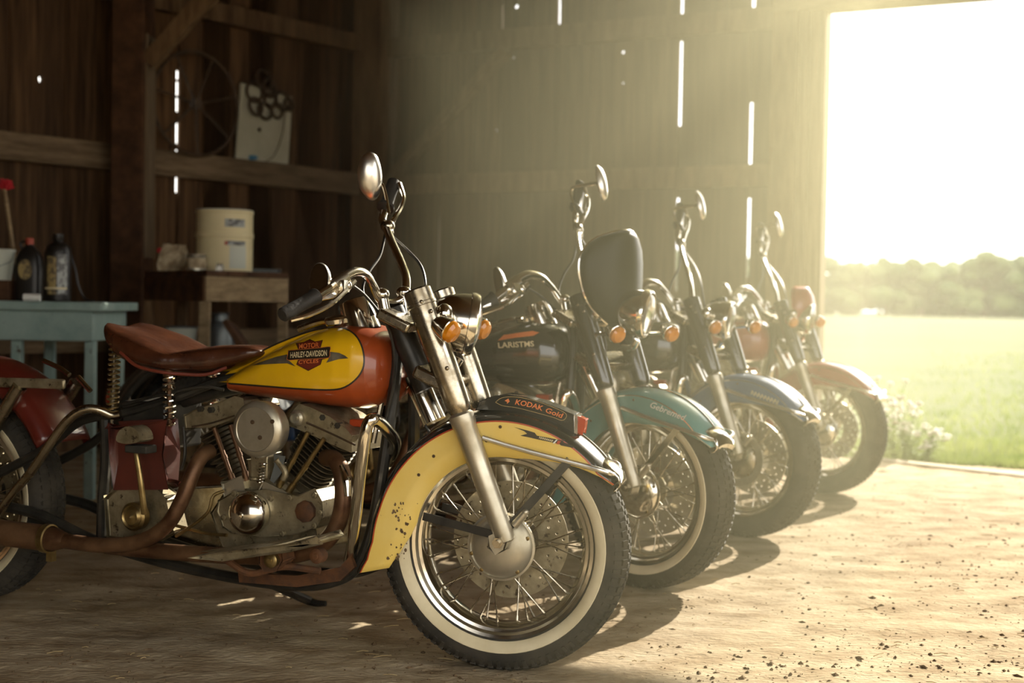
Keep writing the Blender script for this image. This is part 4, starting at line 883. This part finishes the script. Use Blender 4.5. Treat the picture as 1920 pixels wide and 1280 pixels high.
    def rfend():
        rows = []
        for k in range(41):
            a = 25 + 163 * k / 40; r0 = .438; a_ = R_(a); c_, s_ = math.cos(a_), math.sin(a_); lo = float(np.interp(a, [25, 60, 90, 150, 188], [.385, .375, .37, .36, .35]))
            sec = [(lo, 1), ((lo + .402) / 2, 1), (.408, .99), (.425, .88), (.434, .62), (r0, 0)]
            rows.append([(-WBASE + r * c_, -y * .105, RT + .01 + r * s_) for r, y in sec] + [(-WBASE + r * c_, y * .105, RT + .01 + r * s_) for r, y in sec[-2::-1]])
        return G().grid(rows)
    rf = obj('rear_fender', P('rfend', rfend, 50), S['rear'], t, solid=.003)
    obj('fender_rail', P('frail', lambda: G().beam(B(-160, 712, -.13), B(122, 720, -.125), .012, .030)), 'alu_dirty', rf, ang=0, bevel=.006); obj('fender_bead', P('fbead', lambda: G().tube([B(82, 676, -.02), B(112, 690, -.02), B(130, 703, -.02)], .008, 8, 4).tube([B(146, 706, -.03), B(160, 722, -.03), B(170, 733, -.03)], .008, 8, 4)), 'chrome', rf)
    obj('bag_support', P('bags', lambda: G().tube([B(-30, 1000, -.16), B(20, 930, -.17), B(60, 882, -.18), B(95, 830, -.19), B(125, 790, -.19), B(155, 768, -.18), B(185, 768, -.16), B(210, 778, -.14), B(226, 776, -.13)], .0135, 12, 6)), 'chrome_dirty', t)
    tl = obj('tail_lamp', P('tail', lambda: G().ell((-WBASE - .40, 0, .56), (.05, .045, .05))), 'chrome', t); obj('lamp_lens', P('tlens', lambda: G().ell((-WBASE - .43, 0, .56), (.03, .038, .04))), 'red_lens', tl)
    for sd in (-1, 1): obj('rear_shock', P('shk%d' % sd, lambda: G().cyl((-WBASE + .05, sd * .125, RT + .03), (-1.55, sd * .125, .70), .022, n=14)), 'chrome_dirty', t)
    return t

def shield_black(t, FF):
    def m():
        px = [(1.0, .0)]; rows = []
        prof = [(850, 642, .03), (850, 606, .10), (850, 562, .155), (850, 510, .18), (850, 465, .185), (850, 430, .165), (848, 404, .12), (846, 386, .04)]
        for a, b, w_ in prof:
            c = Fr(a + 54, b, 0); row = []
            for k in range(15):
                u = -1 + k / 7; row.append((c[0] - .10 * u * u * (w_ / .2), u * w_, c[2]))
            rows.append(row)
        return G().grid(rows)
    o = obj('windshield', P('shieldb', m, 60), 'smoke_shield', t, frame=FF, solid=.006)
    obj('shield_edge', P('shedge', lambda: G().tube([V3(*CACHE['shieldb'].vertices[i].co) for i in [14 + 15 * k for k in range(8)]] + [V3(*CACHE['shieldb'].vertices[i].co) for i in [15 * k for k in range(7, -1, -1)]], .005, 6, 3)), 'chrome', o)
def shield_red(t, FF):
    def m():
        rows = []
        for a, b, w_ in [(842, 640, .05), (846, 600, .10), (846, 560, .115), (838, 520, .10), (826, 496, .06), (818, 488, .01)]:
            c = Fr(a + 54, b, 0); rows.append([(c[0] - .07 * u * u, u * w_, c[2]) for u in (-1 + k / 5 for k in range(11))])
        return G().grid(rows)
    obj('visor', P('shieldr', m, 60), 'bright_red', t, frame=FF, solid=.006)
YEL = dict(first=True, ww=True, disc='far', hub='alu_pale', fork='alu_pale', cover='chrome_dirty', fender=['yellow_worn', 'pin_red', 'black_paint'], tank='red_orange', frame='black_metal', rear='dark_red')
make_bike(YEL, O1, YB1, YF1, 'motorcycle with yellow and red tank, shield badge and yellow front fender')
TEAL = dict(first=False, ww=True, disc='near', hub='chrome', fork='alu_pale', cover='black_paint', fender=['teal_paint', 'chrome', 'teal_paint'], tank='black_paint', frame='black_metal', rear='black_paint', strut=True, script=('Gebremed', 'white_ink'), tanktext=True, shield=shield_black, hlx=.085, tsx=.10, crashfar=True)
make_bike(TEAL, ground(1208, 1099), R_(19), R_(40), 'teal fendered motorcycle with smoked black windshield and whitewall tyres')
BLUE = dict(first=False, ww=False, rww=False, disc='near', hub='chrome_dirty', fork='alu_pale', cover='black_paint', fender=['blue_paint', 'chrome', 'blue_paint'], tank='black_paint', frame='black_metal', rear='blue_paint', ring=True, tsx=.05, squiggle=True)
make_bike(BLUE, ground(1396, 1004), R_(20), R_(40), 'blue fendered motorcycle with plain black tyres')
RED = dict(first=False, ww=False, rww=False, disc='near', hub='chrome', fork='alu_pale', cover='black_paint', fender=['bright_red', 'chrome', 'bright_red'], tank='bright_red', frame='black_metal', rear='bright_red', strut=True, shield=shield_red)
make_bike(RED, ground(1544, 923), R_(20), R_(38), 'red motorcycle with red visor parked beside the door post')

# ---------------------------------------------------------------- benches and shelf goods
def at(px, py, Y): return atdepth(px, py, Y)
BT = .945                                               # painted bench
tb = thing('workbench', 'chipped pale teal painted workbench against the dark wall', 'workbench', (-2.55, 6.6, 0))
def bx(name, x0, x1, y0, y1, z0, z1, mt, par, o=(0, 0, 0), bevel=.004):
    return obj(name, G().box(V3((x0 + x1) / 2 - o[0], (y0 + y1) / 2 - o[1], (z0 + z1) / 2 - o[2]), (x1 - x0, y1 - y0, z1 - z0)), mt, par, ang=0, bevel=bevel, bseg=1)
o_ = (-2.55, 6.6, 0)
for k in range(3): bx('top_board', -3.25, -1.935, 6.28 + k * .205, 6.28 + k * .205 + .202, BT - .042, BT, 'bench_paint', tb, o_)
bx('apron', -3.2, -1.985, 6.31, 6.335, BT - .185, BT - .043, 'bench_paint', tb, o_); bx('apron', -2.01, -1.985, 6.34, 6.86, BT - .185, BT - .043, 'bench_paint', tb, o_); bx('apron', -3.2, -1.985, 6.84, 6.862, BT - .185, BT - .043, 'bench_paint', tb, o_)
for X in (-3.16, -2.385, -2.035):
    for Y in (6.34, 6.79): bx('leg', X, X + .048, Y, Y + .048, 0, BT - .186, 'bench_paint', tb, o_)
def px_x(px, Y): return (px - 960) / F * Y
# jug
c = V3(px_x(54, 6.62), 6.62, BT); j = thing('oil_jug', 'squat black jug with red cap and oval label on teal bench', 'jug', tuple(c))
rows = []
for z, w_, d_ in ((0, .058, .04), (.01, .065, .048), (.16, .066, .05), (.21, .062, .047), (.245, .045, .036), (.268, .022, .02), (.280, .018, .018)):
    rows.append([(w_ * math.copysign(abs(math.cos(a)) ** .6, math.cos(a)), d_ * math.copysign(abs(math.sin(a)) ** .6, math.sin(a)), z) for a in (2 * math.pi * k / 28 for k in range(28))])
g = G().grid(rows, 0, True); g.f.append(tuple(range(28))); g.m.append(0); obj('body', g, 'jug_black', j)
obj('cap', G().lathe([(.019, .278), (.020, .282), (.020, .306), (.016, .312), (0, .313)], n=20), 'cap_red', j)
obj('handle', G().tube([V3(-.035, 0, .255), V3(-.045, 0, .285), V3(-.02, 0, .295), V3(-.004, 0, .27)], .006, 8, 4), 'jug_black', j)
obj('label', G().poly([(.034 * math.cos(a) - .004, .155 + .05 * math.sin(a)) for a in (2 * math.pi * k / 24 for k in range(24))], [], lambda x, z: (x, -.0512, z), lambda x, z: (x, -.049, z)), 'label_tan', j, ang=0)
# bottle
c = V3(px_x(107, 6.55), 6.55, BT); b = thing('spray_bottle', 'tall black cylinder bottle with tan and silver label on teal bench', 'bottle', tuple(c))
obj('body', G().lathe([(.05, 0), (.062, .004), (.064, .02), (.064, .235), (.058, .265), (.04, .285), (.024, .292), (.022, .30)], n=36, cap=True), 'jug_black', b)
obj('cap', G().lathe([(.024, .298), (.026, .302), (.026, .33), (.0, .332)], n=20), 'jug_black', b)
obj('label', G().lathe([(.0645, .035), (.0648, .04), (.0648, .225), (.0645, .23)], n=14, a0=R_(16), a1=R_(60)), 'label_grey', b); obj('label', G().lathe([(.0645, .035), (.0648, .04), (.0648, .215), (.0645, .22)], n=10, a0=R_(-30), a1=R_(12)), 'label_tan', b)
obj('band', G().lathe([(.0652, .06), (.0654, .062), (.0654, .067), (.0652, .069)], n=20, a0=R_(-50), a1=R_(60)), 'cream_ink', b)
# bucket on a block with brush
c = V3(px_x(-10, 6.66), 6.66, BT); bl = tag(obj('wood_block', G().box(c + V3(0, 0, .05), (.20, .16, .10)), 'wood_dark', ang=0, bevel=.006), 'dark wooden block under the white bucket', 'block')
k = thing('bucket', 'small white bucket standing on a dark wooden block', 'bucket', tuple(c + V3(0, 0, .10)))
obj('body', G().lathe([(0, .004), (.072, .0), (.075, .004), (.092, .140), (.097, .142), (.097, .154), (.090, .155), (.072, .01), (0, .01)], n=32), 'bucket_white', k)
obj('bail', G().tube([V3(-.094, 0, .14), V3(-.09, -.05, .09), V3(0, -.098, .06), V3(.09, -.05, .09), V3(.094, 0, .14)], .002, 6, 5), 'grey_metal', k)
p0, p1 = V3(px_x(38, 6.75), 6.75, BT), at(8, 352, 6.80)
br = thing('brush', 'wooden handled brush with red bristle head leaning up beside bucket', 'brush', tuple(p0)); d = p1 - p0
obj('handle', G().cyl(d * .30, d, .010, n=12), 'wood_light', br); obj('socket', G().cyl(d * 0, d * .32, .016, .018, n=14), 'jug_black', br)
g = G(); rnd = random.Random(2)
for q in range(60):
    dd = nrm(V3(rnd.gauss(0, .5), rnd.gauss(0, .5), rnd.uniform(.1, 1))); g.tube([d - nrm(d) * .01, d + dd * rnd.uniform(.03, .055)], .004, 4, 0)
o = obj('bristles', g, 'brush_red', br); o['kind'] = 'stuff'
tag(obj('tape_roll', G().lathe([(.012, -.035), (.018, -.038), (.018, .038), (.012, .035)], at(60, 550, 6.36) * V3(1, 1, 0) + V3(0, 0, BT + .018), (1, .1, 0), 20, closed=True), 'white_ink'), 'small white roll lying on the edge of teal bench', 'roll')
g = G().tube([V3(px_x(131, 6.70), 6.70, BT + .23), V3(px_x(140, 6.7), 6.7, BT + .16), V3(px_x(146, 6.7), 6.7, BT + .08), V3(px_x(160, 6.7), 6.7, BT + .012), V3(px_x(176, 6.66), 6.66, BT + .006)], .005, 8, 6); tag(obj('hose', g, 'jug_black'), 'thin black hose curling down onto the teal bench', 'hose')
# rustic bench
P0, P1, P2 = (at(384, 557, 7.2), at(538, 557, 7.7), at(272, 557, 7.8))
for p in (P0, P1, P2): p[2] = 0
P3 = P1 + P2 - P0; HT = 1.125; ct = (P0 + P3) / 2; U, W_ = P1 - P0, P2 - P0
tb2 = thing('work_table', 'rough wooden work table carrying the cream drum', 'table', tuple(ct))
q = lambda a, b, z=0.: P0 + U * a + W_ * b + V3(0, 0, z) - ct
for k in range(4):
    a0, a1 = k / 4 + .004, (k + 1) / 4 - .004
    obj('top_board', G().poly([(a0, -.02), (a1, -.02), (a1, 1.02), (a0, 1.02)], [], lambda a, b: q(a, b, HT - .03), lambda a, b: q(a, b, HT)), 'wood_dark', tb2, ang=0)
for (a, b), (c_, d_), mt in (((0, 0), (1, 0), 'wood_light'), ((0, 0), (0, 1), 'wood_dark'), ((1, 0), (1, 1), 'wood_dark'), ((0, 1), (1, 1), 'wood_dark')):  # lit front face and shaded other faces put into the wood colour
    obj('apron', G().beam(q(a, b, HT - .10), q(c_, d_, HT - .10), .022, .135), mt, tb2, ang=0, bevel=.003)
for a, b, sx in ((.03, .03, -1), (.97, .03, 1), (.03, .97, -1), (.97, .97, 1), (.38, .9, 0)):
    t_, bt = q(a, b, HT - .17), q(a + .04 * sx, b, 0); obj('leg', G().beam(t_, bt, .055, .05, up=(0, 1, 0)), 'wood_light' if b < .5 else 'wood_beam', tb2, ang=0, bevel=.003)
obj('shelf', G().poly([(.05, .05), (.95, .05), (.95, .95), (.05, .95)], [], lambda a, b: q(a, b, .60), lambda a, b: q(a, b, .63)), 'wood_dark', tb2, ang=0)
c = V3(px_x(419, 7.72), 7.72, HT); dr = thing('drum', 'tall cream plastic drum standing on the rough work table', 'drum', tuple(c))
obj('body', G().lathe([(.150, 0), (.158, .006), (.160, .02), (.160, .195), (.165, .20), (.165, .222), (.160, .227), (.160, .335), (.164, .338), (.164, .352), (.155, .358), (.150, .350), (0, .348)], n=48), 'drum_plastic', dr)
obj('lid_ring', G().torus((0, 0, .352), (0, 0, 1), .157, .006, 48), 'bucket_white', dr)
for z0, z1, a0, a1, mt in ((.255, .300, 12, 56, 'label_grey'), (.150, .176, 18, 58, 'label_grey'), (.02, .148, 22, 60, 'bucket_white'), (.152, .174, 12, 18, 'cap_red')): obj('label', G().lathe([(.1612, z0), (.1616, z0 + .002), (.1616, z1 - .002), (.1612, z1)], n=16, a0=R_(a0 + 0), a1=R_(a1)), mt, dr)
c = V3(px_x(318, 7.62), 7.62, HT); bg_ = thing('paper_bag', 'crumpled tan paper bag with red tip on the work table', 'bag', tuple(c))
rows = []; rnd = random.Random(4)
for z, w_, d_ in ((0, .066, .045), (.03, .075, .05), (.08, .076, .045), (.12, .066, .03), (.15, .058, .012)):
    rows.append([(w_ * math.copysign(abs(math.cos(a)) ** .5, math.cos(a)) + rnd.gauss(0, .005) + z * .15, d_ * math.copysign(abs(math.sin(a)) ** .5, math.sin(a)) + rnd.gauss(0, .005), z + (rnd.gauss(0, .006) if z else 0)) for a in (2 * math.pi * k / 18 for k in range(18))])
g = G().grid(rows, 0, True); g.f.append(tuple(range(18))); g.m.append(0); obj('body', g, 'paper', bg_, ang=0); obj('red_tag', G().ell(V3(-.058, -.01, .115), (.018, .012, .016), n=10, k=6), 'brush_red', bg_)
c = V3(px_x(366, 7.45), 7.45, HT); tn = thing('tin_can', 'short pale tin beside the crumpled paper bag', 'tin', tuple(c))
obj('body', G().lathe([(.050, 0), (.054, .003), (.054, .082), (.056, .085), (.056, .09), (.050, .088), (.05, .01), (0, .01)], n=28), 'tin', tn); obj('label', G().lathe([(.0546, .015), (.0548, .017), (.0548, .068), (.0546, .07)], n=28), 'paper', tn)
tag(obj('glass_jar', G().lathe([(.018, 0), (.022, .003), (.022, .03), (.016, .037), (.018, .045), (.0, .046)], V3(px_x(410, 7.45), 7.45, HT), n=18), 'glass'), 'tiny glass jar in front of the cream drum', 'jar')
tag(obj('tray', G().poly([(-.09, -.05), (.09, -.05), (.09, .05), (-.09, .05)], [], lambda x, y: V3(px_x(492, 7.85) + x, 7.85 + y, HT), lambda x, y: V3(px_x(492, 7.85) + x * 1.1, 7.85 + y * 1.1, HT + .025)), 'grey_metal', ang=0), 'shallow dark tray beside the cream drum', 'tray')
c = q(.45, .35, .63) + ct; mc = thing('milk_can', 'grey metal can stored under the work table', 'can', tuple(c)); obj('body', G().lathe([(.075, 0), (.08, .01), (.08, .16), (.06, .20), (.045, .215), (.045, .25), (.055, .26), (.0, .262)], n=28, cap=True), 'grey_metal', mc); obj('handle', G().tube([V3(-.045, 0, .22), V3(-.09, 0, .21), V3(-.08, 0, .15)], .006, 8, 4), 'grey_metal', mc)
c = q(.16, .60, .63) + ct; pb = thing('pail', 'pale pail on the shelf of the work table', 'pail', tuple(c)); obj('body', G().lathe([(.07, 0), (.09, .17), (.095, .175), (.088, .175), (.068, .01), (0, .01)], n=28, cap=False), 'bucket_white', pb); obj('rim', G().torus((0, 0, .175), (0, 0, 1), .092, .004, 28), 'grey_metal', pb)
a, b = at(430, 615, 7.15), at(520, 660, 6.95); tag(obj('plank', G().beam(V3(a[0], a[1], .84), V3(b[0] + .30, b[1] - .1, .02), .03, .16, up=(0, 1, 0)), 'wood_dark', ang=0, bevel=.003), 'dark plank leaning down from the work table', 'plank')
# things hung on the left wall
s, z = WL.sz(366, 195, .1); hp = thing('wagon_wheel', 'thin iron wheel hoop with spokes hung on the dark plank wall', 'wheel', tuple(WL.p(s, z, .11)))
obj('rim', G().torus((0, 0, 0), NL, .345, .013, 48, 8), 'iron_dark', hp); u, v, _ = basis(NL)
obj('hub', G().cyl(-NL * .03, NL * .03, .035, n=16), 'iron_dark', hp)
for k in range(7):
    a = 2 * math.pi * (k + .3) / 7; d = u * math.cos(a) + v * math.sin(a); obj('spoke', G().cyl(d * .03, d * .34, .009, n=8), 'iron_dark', hp)
cs = [WL.sz(*p, .06) for p in ((452, 155), (548, 182), (540, 312), (442, 298))]; zr = 1.945; cs[2] = (cs[2][0], zr); cs[3] = (cs[3][0], zr)
wp = thing('board', 'off-white board propped on the wall rail', 'board', tuple(WL.p(cs[3][0], zr, .05))); oo = WL.p(cs[3][0], zr, .05)
obj('panel', G().poly([tuple(p) for p in cs], [], lambda a, z: WL.p(a, z, .045) - oo, lambda a, z: WL.p(a, z, .062) - oo), 'board_white', wp, ang=0)
obj('hook', G().ell(WL.p(*WL.sz(487, 243, .07), .07) - oo, (.012, .012, .016), n=10, k=6), 'iron_dark', wp)
rg = [(478, 172, 18), (503, 165, 16), (527, 190, 17), (520, 207, 14), (496, 208, 15), (476, 200, 16), (508, 188, 14), (541, 196, 11), (492, 150, 18)]
c0_ = WL.p(*WL.sz(505, 185, .08), .08); iw = thing('iron_rings', 'tangle of rusty iron rings hanging over the white board', 'rings', tuple(c0_))
for i, (a, b, r) in enumerate(rg): obj('ring', G().torus(WL.p(*WL.sz(a, b, .08), .078 + .012 * (i % 3)) - c0_, nrm(NL + V3(.2 * (i % 2), 0, .1 * (i % 3))), r / 262., .012, 20, 6), 'iron_dark', iw)
obj('wire', G().tube([WL.p(*WL.sz(a, b, .085), .085) - c0_ for a, b in ((535, 205), (530, 250), (515, 290), (498, 303))], .003, 6, 5), 'iron_dark', iw)
s, z = WL.sz(470, 297, .06); bc = thing('rag', 'small blue rag on the rail by the white board', 'rag', tuple(WL.p(s, zr, .072)))
obj('cloth', G().ell((0, 0, .018), (.045, .010, .018), n=14, k=8), 'blue_cloth', bc); obj('knot', G().ell((-.03, .004, .02), (.03, .01, .02), n=10, k=6), 'jug_black', bc)
s, z = WB.sz(0, 0)[0], 0
